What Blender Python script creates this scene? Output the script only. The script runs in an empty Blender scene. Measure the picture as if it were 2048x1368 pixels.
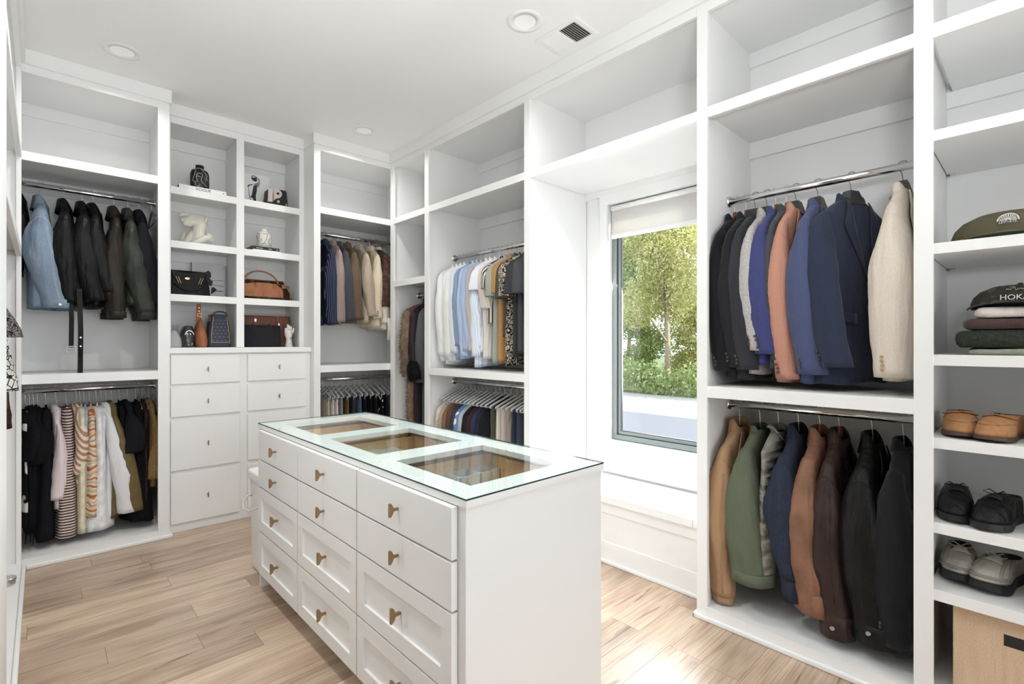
import bpy, bmesh, math, random
import numpy as np
from mathutils import Vector, Matrix, noise as mnoise
random.seed(7); np.random.seed(7)
PI = math.pi
scene = bpy.context.scene
C = scene.collection
# ------------------------------------------------------------------ camera
YAW = math.atan(940/999.0); CAMH = 1.33; FPX = 999.0
cd = bpy.data.cameras.new('camera'); cam = bpy.data.objects.new('camera', cd); C.objects.link(cam)
cam.location = (0, 0, CAMH); cam.rotation_euler = (PI/2, 0, -YAW)
cd.sensor_fit = 'HORIZONTAL'; cd.sensor_width = 36; cd.lens = FPX/2048*36
cd.shift_y = 2/2048; cd.clip_start = .02; cd.clip_end = 300
scene.camera = cam
# ------------------------------------------------------------------ world, sun, large lights, exposure
W = bpy.data.worlds.new('world'); scene.world = W; W.use_nodes = True
bg = W.node_tree.nodes['Background']; bg.inputs[0].default_value = (.86, .93, 1, 1); bg.inputs[1].default_value = 2.2
W.cycles.sampling_method = 'NONE'
def lamp(name, kind, loc, energy, color=(1,1,1), **kw):
    l = bpy.data.lights.new(name, kind); l.energy = energy; l.color = color
    for k, v in kw.items(): setattr(l, k, v)
    o = bpy.data.objects.new(name, l); o.location = loc; C.objects.link(o); return o
def aim(o, d): o.rotation_euler = Vector(d).to_track_quat('-Z', 'Y').to_euler()
sun = lamp('sun', 'SUN', (8, -8, 8), 7.0, (1, .95, .87), angle=math.radians(.6)); aim(sun, (-.527, 1, -.479))
# fill lamp added behind the camera, shining in through an unseen opening
rear_fill = lamp('rear_fill_light', 'AREA', (1.15, -2.5, 1.5), 65, (.95, .978, 1), shape='RECTANGLE', size=3.0, size_y=2.8)
aim(rear_fill, (.02, 1, .12))
# assumed flash: uplight added to brighten the ceiling over the camera
flash = lamp('assumed_flash', 'AREA', (.15, -.3, 1.75), 42, (.945, .976, 1), shape='DISK', size=.5); aim(flash, (.15, .25, 1))
# daylight entering through the closet window
win_light = lamp('window_daylight', 'AREA', (3.09, 1.74, 1.50), 36, (.93, .97, 1), shape='RECTANGLE', size=.72, size_y=1.35)
aim(win_light, (-1, 0, -.55)); win_light.data.spread = math.radians(150)
vs = scene.view_settings
vs.view_transform = 'Standard'; vs.look = 'None'; vs.exposure = 0.27; vs.gamma = 1; vs.use_curve_mapping = False
try:
    scene.cycles.max_bounces = 7; scene.cycles.diffuse_bounces = 5; scene.cycles.use_light_tree = False; scene.cycles.glossy_bounces = 3; scene.cycles.use_adaptive_sampling = True; scene.cycles.adaptive_threshold = .08; scene.cycles.transparent_max_bounces = 16
    scene.cycles.sample_clamp_indirect = 6; scene.cycles.use_denoising = True
except Exception: pass
# ------------------------------------------------------------------ photo measurement helpers (pixel -> point in the room)
_s, _c = math.sin(YAW), math.cos(YAW)
def _ray(u, v):
    r = (u-1024)/FPX; return (_s+r*_c, _c-r*_s, (686-v)/FPX)
def onX(u, v, X):
    d = _ray(u, v); t = X/d[0]; return Vector((X, t*d[1], CAMH+t*d[2]))
def onY(u, v, Y):
    d = _ray(u, v); t = Y/d[1]; return Vector((t*d[0], Y, CAMH+t*d[2]))
# ------------------------------------------------------------------ materials
MATS = {}
def newmat(name):
    m = bpy.data.materials.new(name); m.use_nodes = True
    nt = m.node_tree; p = nt.nodes['Principled BSDF']; return m, nt, p
def nd(nt, t, **kw):
    n = nt.nodes.new(t)
    for k, v in kw.items():
        if k in n.inputs: n.inputs[k].default_value = v
        else: setattr(n, k, v)
    return n
def lin(c):
    if isinstance(c, str):
        c = c.lstrip('#'); c = [int(c[i:i+2], 16)/255 for i in (0, 2, 4)]
        c = [x/12.92 if x <= .04045 else ((x+.055)/1.055)**2.4 for x in c]
    return (c[0], c[1], c[2], 1)
def objcoord(nt, scale=(1,1,1), rot=(0,0,0)):
    tc = nd(nt, 'ShaderNodeTexCoord'); mp = nd(nt, 'ShaderNodeMapping')
    mp.inputs['Scale'].default_value = scale; mp.inputs['Rotation'].default_value = rot
    nt.links.new(tc.outputs['Object'], mp.inputs['Vector']); return mp.outputs['Vector']
def ramp(nt, fac, stops, interp='LINEAR'):
    r = nd(nt, 'ShaderNodeValToRGB'); r.color_ramp.interpolation = interp
    e = r.color_ramp.elements
    while len(e) < len(stops): e.new(.5)
    for el, (p, c) in zip(e, stops): el.position = p; el.color = c
    nt.links.new(fac, r.inputs['Fac']); return r.outputs['Color']
def bump(nt, p, h, strength, dist=.01):
    b = nd(nt, 'ShaderNodeBump'); b.inputs['Strength'].default_value = strength; b.inputs['Distance'].default_value = dist
    nt.links.new(h, b.inputs['Height']); nt.links.new(b.outputs['Normal'], p.inputs['Normal']); return b
def mix(nt, fac, a, b, mode='MIX'):
    n = nd(nt, 'ShaderNodeMix', data_type='RGBA', blend_type=mode)
    for s, v in ((0, fac), (6, a), (7, b)):
        if hasattr(v, 'is_output'): nt.links.new(v, n.inputs[s])
        else: n.inputs[s].default_value = v
    return n.outputs[2]
def plain(name, col, rough=.5, metal=0., spec=.5, bumpy=0., bscale=40., var=0., coat=0.):
    if name in MATS: return MATS[name]
    m, nt, p = newmat(name); c = lin(col)
    p.inputs['Base Color'].default_value = c; p.inputs['Roughness'].default_value = rough
    p.inputs['Metallic'].default_value = metal; p.inputs['Specular IOR Level'].default_value = spec
    p.inputs['Coat Weight'].default_value = coat
    if bumpy or var:
        n = nd(nt, 'ShaderNodeTexNoise', Scale=bscale, Detail=4.0); nt.links.new(objcoord(nt), n.inputs['Vector'])
        if bumpy: bump(nt, p, n.outputs['Fac'], bumpy, .004)
        if var:
            d = [x*(1-var) for x in c[:3]]+[1]; l = [min(1, x*(1+var)) for x in c[:3]]+[1]
            nt.links.new(ramp(nt, n.outputs['Fac'], [(.3, d), (.7, l)]), p.inputs['Base Color'])
    MATS[name] = m; return m
PAINT = plain('white_paint', (.84, .84, .83), .38, spec=.35)
WALLP = plain('wall_paint', (.84, .84, .83), .6, spec=.25)
CEILP = plain('ceiling_paint', (.87, .87, .86), .8, spec=.15)
CHROME = plain('chrome', (.82, .82, .82), .12, 1.0)
STEEL = plain('steel', (.6, .6, .6), .25, 1.0)
BRASS = plain('bronze_brass', (.36, .25, .14), .38, 1.0, bumpy=.03, bscale=300)
GOLD = plain('gold', (.72, .52, .25), .25, 1.0)
BLACKP = plain('black_plastic', (.025, .025, .027), .45)
GREYP = plain('grey_plastic', (.50, .50, .50), .45)
WHITEP = plain('white_plastic', (.8, .8, .79), .4)
def glassmat(name, tint, ior=1.5, rough=0.):
    m = bpy.data.materials.new(name); m.use_nodes = True; nt = m.node_tree
    for n in list(nt.nodes): nt.nodes.remove(n)
    o = nd(nt, 'ShaderNodeOutputMaterial'); t = nd(nt, 'ShaderNodeBsdfTransparent'); t.inputs[0].default_value = tint
    g = nd(nt, 'ShaderNodeBsdfGlossy'); g.inputs['Roughness'].default_value = rough
    f = nd(nt, 'ShaderNodeFresnel'); f.inputs['IOR'].default_value = ior
    mx = nd(nt, 'ShaderNodeMixShader')
    ge = nd(nt, 'ShaderNodeNewGeometry'); ma = nd(nt, 'ShaderNodeMath', operation='SUBTRACT'); ma.inputs[0].default_value = 1; nt.links.new(ge.outputs['Backfacing'], ma.inputs[1])
    mu = nd(nt, 'ShaderNodeMath', operation='MULTIPLY'); nt.links.new(ma.outputs[0], mu.inputs[0]); nt.links.new(f.outputs[0], mu.inputs[1])
    nt.links.new(mu.outputs[0], mx.inputs[0]); nt.links.new(t.outputs[0], mx.inputs[1]); nt.links.new(g.outputs[0], mx.inputs[2])
    nt.links.new(mx.outputs[0], o.inputs[0]); return m
GLASS_TOP = glassmat('table_glass', (.955, .985, .975, 1), 1.45)
GLASS_WIN = glassmat('window_glass', (.97, .985, .98, 1), 1.5)
ACRYL = glassmat('acrylic', (.93, .94, .94, 1), 1.4)
GLASS_EDGE = plain('glass_edge', (.012, .05, .042), .15, spec=.6)
# ------------------------------------------------------------------ mesh helpers
class MB:
    def __init__(s): s.v = []; s.f = []; s.mi = []; s.cm = 0
    def add(s, vs, fs):
        o = len(s.v); s.v += [tuple(x) for x in vs]; s.f += [tuple(i+o for i in f) for f in fs]; s.mi += [s.cm]*len(fs); return s
    def box(s, x0, x1, y0, y1, z0, z1):
        x0, x1 = sorted((x0, x1)); y0, y1 = sorted((y0, y1)); z0, z1 = sorted((z0, z1))
        return s.add([(x0,y0,z0),(x1,y0,z0),(x1,y1,z0),(x0,y1,z0),(x0,y0,z1),(x1,y0,z1),(x1,y1,z1),(x0,y1,z1)],
                     [(3,2,1,0),(4,5,6,7),(0,1,5,4),(1,2,6,5),(2,3,7,6),(3,0,4,7)])
    def loft(s, rings, cap0=False, cap1=False, closed=True):
        R = [[tuple(p) for p in r] for r in rings]; M = len(R); N = len(R[0]); vs = [p for r in R for p in r]; fs = []
        for i in range(M-1):
            for j in range(N if closed else N-1):
                k = (j+1) % N; fs.append((i*N+j, i*N+k, (i+1)*N+k, (i+1)*N+j))
        if cap0: fs.append(tuple(range(N-1, -1, -1)))
        if cap1: fs.append(tuple((M-1)*N+j for j in range(N)))
        return s.add(vs, fs)
    def tube(s, pts, r, n=8, caps=True, flat=None):
        pts = [Vector(p) for p in pts]; rings = []; up = None
        for i, p in enumerate(pts):
            a = pts[max(i-1, 0)]; b = pts[min(i+1, len(pts)-1)]; t = (b-a).normalized()
            if up is None: up = Vector((0,0,1)) if abs(t.z) < .9 else Vector((1,0,0))
            x = t.cross(up).normalized(); y = x.cross(t).normalized(); up = y
            rr = r[i] if isinstance(r, (list, tuple)) else r; fy = flat if flat else 1
            rings.append([p + x*math.cos(2*PI*k/n)*rr + y*math.sin(2*PI*k/n)*rr*fy for k in range(n)])
        return s.loft(rings, caps, caps)
    def lathe(s, prof, n=24, c=(0,0,0), sx=1, sy=1, caps=True):
        rings = [[(c[0]+r*sx*math.cos(2*PI*k/n), c[1]+r*sy*math.sin(2*PI*k/n), c[2]+z) for k in range(n)] for r, z in prof]
        return s.loft(rings, caps, caps)
    def prism(s, poly, d, o=(0,0,0), ax=(1,0,0), ay=(0,0,1), an=(0,1,0)):
        o, ax, ay, an = Vector(o), Vector(ax), Vector(ay), Vector(an); n = len(poly)
        A = [o+ax*p[0]+ay*p[1] for p in poly]; B = [p+an*d for p in A]
        return s.add(A+B, [tuple(range(n-1,-1,-1)), tuple(range(n,2*n))]+[(i,(i+1)%n,n+(i+1)%n,n+i) for i in range(n)])
    def build(s, name, mat, parent=None, smooth=False, bevel=0., subd=0, loc=None, recalc=True):
        me = bpy.data.meshes.new(name); me.from_pydata(s.v, [], s.f)
        mats = mat if isinstance(mat, (list, tuple)) else [mat]
        for m in mats: me.materials.append(m)
        if len(mats) > 1: me.polygons.foreach_set('material_index', s.mi)
        if recalc:
            b = bmesh.new(); b.from_mesh(me); bmesh.ops.recalc_face_normals(b, faces=b.faces); b.to_mesh(me); b.free()
        if smooth: me.polygons.foreach_set('use_smooth', [True]*len(me.polygons))
        me.update(); o = bpy.data.objects.new(name, me); C.objects.link(o)
        if parent is not None: o.parent = parent
        if loc is not None: o.location = loc
        if bevel:
            md = o.modifiers.new('bevel', 'BEVEL'); md.width = bevel; md.segments = 2; md.limit_method = 'ANGLE'; md.angle_limit = .6
        if subd:
            md = o.modifiers.new('sub', 'SUBSURF'); md.levels = subd; md.render_levels = subd
        return o
def tag(o, label, cat, group=None):
    o['label'] = label; o['category'] = cat
    if group: o['group'] = group
    return o
def empty(name, loc=(0,0,0), rz=0):
    o = bpy.data.objects.new(name, None); o.empty_display_size = .05; C.objects.link(o); o.location = loc; o.rotation_euler = (0,0,rz); return o
def thing(name, label, cat, loc=(0,0,0), rz=0, group=None): return tag(empty(name, loc, rz), label, cat, group)
def struct(o): o['kind'] = 'structure'; return o
def wpart(unit, name, mat, *boxes, bevel=0.):
    """boxes in room coordinates as one part of a unit"""
    b = MB()
    for q in boxes: b.box(*q)
    return b.build(name, mat, unit, bevel=bevel, loc=tuple(-x for x in unit.location))
def sub(parent, name, mat, *boxes, bevel=0.):
    b = MB()
    for q in boxes: b.box(*q)
    return b.build(name, mat, parent, bevel=bevel)
def smoothstep(a, b, x):
    t = np.clip((np.asarray(x, float)-a)/(b-a), 0, 1); return t*t*(3-2*t)
# ================================================================== the room shell
RX0, RX1, RY0, RY1, CH = -.69, 2.91, -1.45, 4.72, 3.05
def woodmat():
    m, nt, p = newmat('oak_planks')
    oi = nd(nt, 'ShaderNodeObjectInfo'); tc = nd(nt, 'ShaderNodeTexCoord'); geo = nd(nt, 'ShaderNodeNewGeometry')
    add = nd(nt, 'ShaderNodeVectorMath', operation='MULTIPLY_ADD')
    rnd = nd(nt, 'ShaderNodeCombineXYZ')
    for i in range(3): nt.links.new(oi.outputs['Random'], rnd.inputs[i])
    nt.links.new(rnd.outputs[0], add.inputs[0]); add.inputs[1].default_value = (37, 19, 11); nt.links.new(geo.outputs['Position'], add.inputs[2])
    def noise(scale, sc, det=5, dist=0):
        mp = nd(nt, 'ShaderNodeMapping'); mp.inputs['Scale'].default_value = sc; nt.links.new(add.outputs[0], mp.inputs['Vector'])
        n = nd(nt, 'ShaderNodeTexNoise', Scale=scale, Detail=det, Distortion=dist); nt.links.new(mp.outputs[0], n.inputs['Vector']); return n.outputs['Fac']
    broad = noise(3.2, (.55, 3.2, 1), 3, .6); grain = noise(26, (.12, 6, 1), 6, .4); knots = noise(5.5, (.42, 4.5, 1), 2, 1.2)
    base = ramp(nt, broad, [(.28, lin('#ad9079')), (.5, lin('#c8ad93')), (.72, lin('#dac3a7'))])
    g = ramp(nt, grain, [(.33, (.72,.68,.64,1)), (.56, (1,1,1,1))])
    c1 = mix(nt, 1.0, base, g, 'MULTIPLY')
    k = ramp(nt, knots, [(.27, (.36,.31,.28,1)), (.345, (1,1,1,1))])
    c2 = mix(nt, .8, c1, k, 'MULTIPLY')
    tone = nd(nt, 'ShaderNodeMapRange'); tone.inputs[3].default_value = .80; tone.inputs[4].default_value = 1.1; nt.links.new(oi.outputs['Random'], tone.inputs[0])
    hs = nd(nt, 'ShaderNodeHueSaturation'); hs.inputs['Saturation'].default_value = .9
    nt.links.new(tone.outputs[0], hs.inputs['Value']); nt.links.new(c2, hs.inputs['Color']); nt.links.new(hs.outputs[0], p.inputs['Base Color'])
    p.inputs['Roughness'].default_value = .33; p.inputs['Specular IOR Level'].default_value = .55
    bump(nt, p, grain, .12, .002); return m
OAK = woodmat()
fl = struct(MB().box(RX0, RX1, RY0, RY1, -.05, -.006).build('floor', plain('floor_gap', (.09,.065,.05), .8)))
joints = {15: [.517], 10: [.515], 9: [.713], 13: [.836], 0: [2.009], 2: [2.01], 1: [.9], 12: [1.9], 14: [1.3], 11: [.2, 1.75]}
rng = random.Random(3)
PW = .153; k = -17
while 1.127+(k-1)*PW < RY1-.3:
    y0 = 1.127+(k-1)*PW; xs = sorted(joints.get(k, [rng.uniform(-.3, .9)]))
    while xs[-1] < 2.5: xs.append(xs[-1]+rng.uniform(1.2, 1.5))
    if xs[0] > .9: xs = [xs[0]-1.35]+xs
    e = [RX0+.5]+[x for x in xs if RX0+.55 < x < 2.6]+[2.62]
    for a, b in zip(e[:-1], e[1:]):
        MB().box(a+.0006, b-.0006, max(y0, RY0)+.0006, y0+PW-.0006, -.006, 0).build('plank', OAK, fl)
    k += 1
ceil = struct(MB().box(RX0, RX1, RY0, RY1, CH, CH+.08).build('ceiling', CEILP))
WY0, WY1, WZ0, WZ1 = 1.36, 2.10, .645, 2.30                       # window opening
b = MB(); X0, X1 = 2.91, 3.03
b.box(X0, X1, RY0, WY0, 0, CH).box(X0, X1, WY1, RY1+.12, 0, CH).box(X0, X1, WY0, WY1, 0, WZ0).box(X0, X1, WY0, WY1, WZ1, CH)
struct(b.build('wall_right', WALLP))
struct(MB().box(RX0-.1, X1, RY1, RY1+.1, 0, CH).build('wall_back', WALLP))
b = MB(); b.box(RX0-.12, RX0, 1.2, RY1, 0, CH).box(RX0-.12, RX0, RY0-.1, -1.0, 0, CH).box(RX0-.12, RX0, -1.0, 1.2, 2.75, CH); struct(b.build('wall_left', WALLP))
# dark enclosure added out of view to block sky light from the openings
BLOCKP = plain('blocker_grey', (.34, .33, .32), .8)
b = MB(); b.box(-2.9, -2.8, -3.4, 1.4, 0, CH).box(-2.8, RX0-.12, 1.3, 1.4, 0, CH); struct(b.build('wall_blocker_left', BLOCKP))
b = MB(); b.box(-2.9, 3.6, -3.4, -3.3, 0, CH).box(3.5, 3.6, -3.3, RY0-.1, 0, CH).box(3.03, 3.5, RY0-.1, RY0, 0, CH); struct(b.build('wall_blocker_front', BLOCKP))
struct(MB().box(-2.9, 3.6, -3.4, RY0, CH, CH+.08).box(-2.9, RX0, RY0, 1.4, CH, CH+.08).build('ceiling_blocker', BLOCKP))
struct(MB().box(-2.9, 3.6, -3.4, RY0, -.05, -.006).box(-2.9, RX0, RY0, 1.4, -.05, -.006).build('floor_blocker', plain('blocker_brown', (.3, .27, .24), .95)))
b = MB(); b.box(RX0, .0, RY0-.1, RY0, 0, CH).box(2.3, RX1, RY0-.1, RY0, 0, CH).box(.0, 2.3, RY0-.1, RY0, 2.75, CH)  # opening made to let the rear fill lamp shine in
struct(b.build('wall_front', WALLP))
# ------------------------------------------------------------------ crown along the closets
XF, YF, YM, XL = 2.32, 4.09, 4.295, -.087
def crown(n, poly_boxes):
    b = MB()
    for q in poly_boxes: b.box(*q)
    o = struct(b.build('trim_%d' % n, PAINT)); o['label'] = 'flat white crown board between closet frames and ceiling'; return o
pr = .018
crown(1, [(XL-.02, .645, YF-pr, YF+.03, 2.965, CH), (.62, .645, YF+.03, YM, 2.965, CH)])
crown(2, [(.645, 1.612, YM-pr, YM+.03, 2.965, CH)])
crown(3, [(1.612, XF+.03, YF-pr, YF+.03, 2.965, CH), (1.612, 1.64, YF+.03, YM, 2.965, CH)])
crown(4, [(XF-pr, XF+.03, RY0, YF-pr, 2.965, CH)])
crown(5, [(XL-.03, XL+pr, RY0, YF-pr, 2.965, CH)])
# ------------------------------------------------------------------ closet bays
BK = 2.89       # back of right-wall closets
def rodmesh(unit, p0, p1, r=.0165):
    u = Vector(unit.location); b = MB(); b.tube([Vector(p0)-u, Vector(p1)-u], r, 14)
    o = b.build('closet_rod', CHROME, unit, smooth=True)
    d = (Vector(p1)-Vector(p0)).normalized()
    for q, s in ((p0, 1), (p1, -1)):
        MB().tube([Vector(q)-u, Vector(q)-u+d*s*.012], .028, 14).build('rod_bracket', CHROME, o, smooth=True)
    return o
def quarter(unit, pts, name='shoe_moulding'):
    """small moulding along the floor: list of boxes with a slope"""
    b = MB()
    for q in pts: b.box(*q)
    return b.build(name, PAINT, unit, loc=tuple(-x for x in unit.location), bevel=.006)
def right_bay(label, y0, y1, lo, hi, lips, rods, back=True, cleats=True, toplip=2.92):
    """y0<y1 opening; lo/hi = (stile y range) drawn with this bay or None; lips = [(z0,z1,depthfull)]"""
    U = thing('closet_bay', label, 'closet', (XF, (y0+y1)/2, 0))
    p0, p1 = y0-.018, y1+.018
    for st in (lo, hi):
        if st: wpart(U, 'stile', PAINT, (XF, XF+.022, st[0], st[1], 0, 2.965), bevel=.0012)
    wpart(U, 'side_panel', PAINT, (XF+.0225, BK, p1, p1+.012, 0, 2.95))
    wpart(U, 'side_panel', PAINT, (XF+.0225, BK, p0-.012, p0, 0, 2.95))
    wpart(U, 'top_rail', PAINT, (XF, XF+.022, y0, y1, toplip, 2.965), bevel=.0012)
    wpart(U, 'top_panel', PAINT, (XF+.022, BK, p0, p1, 2.94, 2.958))
    if back: wpart(U, 'back_panel', PAINT, (BK, BK+.012, p0, p1, 0, 2.958))
    if cleats:
        wpart(U, 'cleat', PAINT, (BK-.018, BK, p0, p1, 2.86, 2.94))
    for z0, z1 in lips:
        s = wpart(U, 'shelf', PAINT, (XF+.022, BK, p0, p1, z1-.02, z1-.0005))
        sub(s, 'shelf_lip', PAINT, (XF, XF+.0225, y0, y1, z0, z1), bevel=.0012)
        if cleats: wpart(U, 'cleat', PAINT, (BK-.018, BK, p0, p1, z1-.11, z1-.02))
    wpart(U, 'base_board', PAINT, (XF, XF+.022, y0, y1, 0, .065))
    wpart(U, 'floor_panel', PAINT, (XF+.022, BK, p0, p1, .045, .064))
    for (z, x) in rods: rodmesh(U, (x, p0, z), (x, p1, z))
    return U
ROD = 2.595
bayC = right_bay('narrow white corner closet bay with a shelf above hanging coats', 3.53, 4.035, (3.47, 3.53), (4.035, 4.0895), [(2.408, 2.46), (1.837, 1.892)], [(1.778, 2.60)])
bayD = right_bay('white double-hung closet bay of shirts left of the window', 2.35, 3.47, (2.295, 2.35), None, [(2.408, 2.46), (1.07, 1.124)], [(2.06, ROD), (1.003, ROD)])
bayE = right_bay('white double-hung closet bay of blazers and jackets right of the window', .324, 1.102, (.269, .324), (1.102, 1.154), [(2.41, 2.462), (1.069, 1.124)], [(2.06, ROD), (1.015, ROD)])
quarter(bayE, [(XF-.016, XF, .27, 1.17, 0, .024), (XF-.016, XF+.17, 1.1545, 1.17, 0, .024)])
# shoe and cap shelves at the right edge
FY0, FY1 = -.62, .287
U = thing('shelf_bay', 'white open shelf bay of caps, folded knits and shoes', 'closet', (XF, -.1, 0)); bayF = U
wpart(U, 'side_panel', PAINT, (XF+.0225, BK, FY1, FY1+.005, 0, 2.95)); wpart(U, 'side_panel', PAINT, (XF+.022, BK, FY0-.012, FY0, 0, 2.95))
wpart(U, 'stile', PAINT, (XF, XF+.022, FY0-.03, FY0+.03, 0, 2.965)); wpart(U, 'back_panel', PAINT, (BK, BK+.012, FY0, FY1, 0, 2.958))
wpart(U, 'top_rail', PAINT, (XF, XF+.022, FY0+.03, .269, 2.92, 2.965)); wpart(U, 'top_panel', PAINT, (XF+.022, BK, FY0, FY1, 2.94, 2.958))
wpart(U, 'base_board', PAINT, (XF, XF+.022, FY0+.03, .269, 0, .065)); wpart(U, 'floor_panel', PAINT, (XF+.022, BK, FY0, FY1, .045, .064))
wpart(U, 'shelf', PAINT, (XF, BK, FY0, .269, 2.421, 2.473), bevel=.0012); wpart(U, 'cleat', PAINT, (BK-.018, BK, FY0, FY1, 2.35, 2.42))
quarter(bayF, [(XF-.016, XF, FY0, .2695, 0, .024)])
FSH = [2.096, 1.689, 1.288, .990, .686, .444]
for i, z in enumerate(FSH):
    s = wpart(U, 'shelf', PAINT, (XF+.018, BK-.004, FY0+.003, FY1-.003, z-.039, z), bevel=.0012)
    if i < 2:
        b = MB(); b.tube([(BK-.03, FY1-.012, z-.045), (BK-.03, FY1, z-.045)], .004, 8); b.box(BK-.05, BK-.02, FY1-.03, FY1-.001, z-.0415, z-.0385)
        b.build('shelf_pin', STEEL, s, smooth=False)
# bridge over the window
U = thing('window_bridge', 'white open cubby bridging over the bright window niche', 'closet', (XF, 1.725, 2.4)); bridge = U
wpart(U, 'top_rail', PAINT, (XF, XF+.022, 1.154, 2.295, 2.92, 2.965)); wpart(U, 'top_panel', PAINT, (XF+.022, BK, 1.136, 2.313, 2.94, 2.958))
wpart(U, 'back_panel', PAINT, (BK, BK+.012, 1.154, 2.295, 2.41, 2.958))
wpart(U, 'shelf', PAINT, (XF+.022, BK, 1.156, 2.293, 2.409, 2.455)); wpart(U, 'shelf_lip', PAINT, (XF, XF+.0225, 1.154, 2.295, 2.408, 2.457), bevel=.0012)
wpart(U, 'side_panel', PAINT, (XF+.0225, 2.905, 2.2955, 2.33, 0, 2.95)); wpart(U, 'side_panel', PAINT, (XF+.0225, 2.905, 1.1335, 1.1535, 0, 2.95))
wpart(U, 'cove_strip', PAINT, (2.885, 2.909, 1.154, 2.295, 2.365, 2.4085))
# ------------------------------------------------------------------ window, casing, bench
wn = struct(empty('window_1', (2.96, 1.73, WZ0))); wl = (-2.96, -1.73, -WZ0)
FR = plain('grey_window_frame', (.20, .235, .235), .38, spec=.5)
def wp(name, mat, *bx, bevel=0., par=wn):
    b = MB()
    for q in bx: b.box(*q)
    return b.build(name, mat, par, bevel=bevel, loc=wl if par is wn else None)
def ringframe(x0, x1, y0, y1, z0, z1, t): return [(x0,x1,y0,y1,z0,z0+t),(x0,x1,y0,y1,z1-t,z1),(x0,x1,y0,y0+t,z0+t,z1-t),(x0,x1,y1-t,y1,z0+t,z1-t)]
wp('frame', FR, *ringframe(2.952, 3.01, WY0+.005, WY1-.005, WZ0+.005, WZ1-.005, .034), bevel=.003)
wp('sash', FR, *ringframe(2.965, 2.995, WY0+.039, WY1-.039, WZ0+.039, WZ1-.039, .026), bevel=.003)
BLK = plain('black_gasket', (.03,.03,.035), .5)
wp('gasket', BLK, *ringframe(2.962, 2.966, WY0+.037, WY1-.037, WZ0+.037, WZ1-.037, .008)); wp('gasket', BLK, *ringframe(2.968, 2.985, WY0+.064, WY1-.064, WZ0+.064, WZ1-.064, .006))
wp('pane', GLASS_WIN, (2.976, 2.982, WY0+.066, WY1-.066, WZ0+.066, WZ1-.066))
cs = struct(empty('trim_6', (2.9, 1.73, .6)))
cl = (-2.9, -1.73, -.6)
def cp(name, *bx, bevel=.0015):
    b = MB()
    for q in bx: b.box(*q)
    return b.build(name, PAINT, cs, bevel=bevel, loc=cl)
cp('casing_side', (2.888, 2.909, WY1, WY1+.058, .43, WZ1+.075)); cp('casing_side', (2.888, 2.909, WY0-.058, WY0, .43, WZ1+.075))
cp('casing_head', (2.882, 2.909, WY0-.058, WY1+.058, WZ1, WZ1+.07)); cp('casing_apron', (2.888, 2.909, WY0, WY1, .43, WZ0-.012)); cp('sill', (2.884, 2.95, WY0, WY1, WZ0-.012, WZ0+.003))
MF = bpy.data.materials.new('shade_fabric'); MF.use_nodes = True; nt = MF.node_tree
pb = nt.nodes['Principled BSDF']; pb.inputs['Base Color'].default_value = (.80, .77, .75, 1); pb.inputs['Roughness'].default_value = .9
tr = nd(nt, 'ShaderNodeBsdfTranslucent'); tr.inputs[0].default_value = (.8, .78, .75, 1); mx = nd(nt, 'ShaderNodeMixShader'); mx.inputs[0].default_value = .45
nt.links.new(pb.outputs[0], mx.inputs[1]); nt.links.new(tr.outputs[0], mx.inputs[2]); nt.links.new(mx.outputs[0], nt.nodes['Material Output'].inputs[0])
sh = thing('roller_shade', 'white fabric roller shade drawn a little way down the window', 'window shade', (2.925, 1.73, 2.06))
b = MB(); b.box(-.0012, .0012, -.35, .35, .03, .225); b.build('shade_fabric', MF, sh)
b = MB(); b.box(-.006, .006, -.352, .352, .0, .032); b.build('bottom_bar', PAINT, sh, bevel=.002)
b = MB(); b.tube([(0, -.352, .215), (0, .352, .215)], .018, 12); b.build('roller', PAINT, sh, smooth=True)
bn = thing('window_bench', 'white built-in window bench with panelled front under the window', 'bench', (2.5, 1.725, 0))
for a, c2 in ((1.156, 1.247), (1.2485, 2.2935)): wpart(bn, 'seat_board', PAINT, (2.462, 2.90, a, c2, .369, .412), bevel=.003)
wpart(bn, 'apron', PAINT, (2.482, 2.51, 1.156, 2.2935, .303, .3685), bevel=.002); wpart(bn, 'front_panel', PAINT, (2.494, 2.51, 1.156, 2.2935, 0, .303))
wpart(bn, 'kick_board', PAINT, (2.485, 2.4945, 1.156, 2.2935, 0, .13), bevel=.004); quarter(bn, [(2.47, 2.486, 1.156, 2.2935, 0, .022)])
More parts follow.
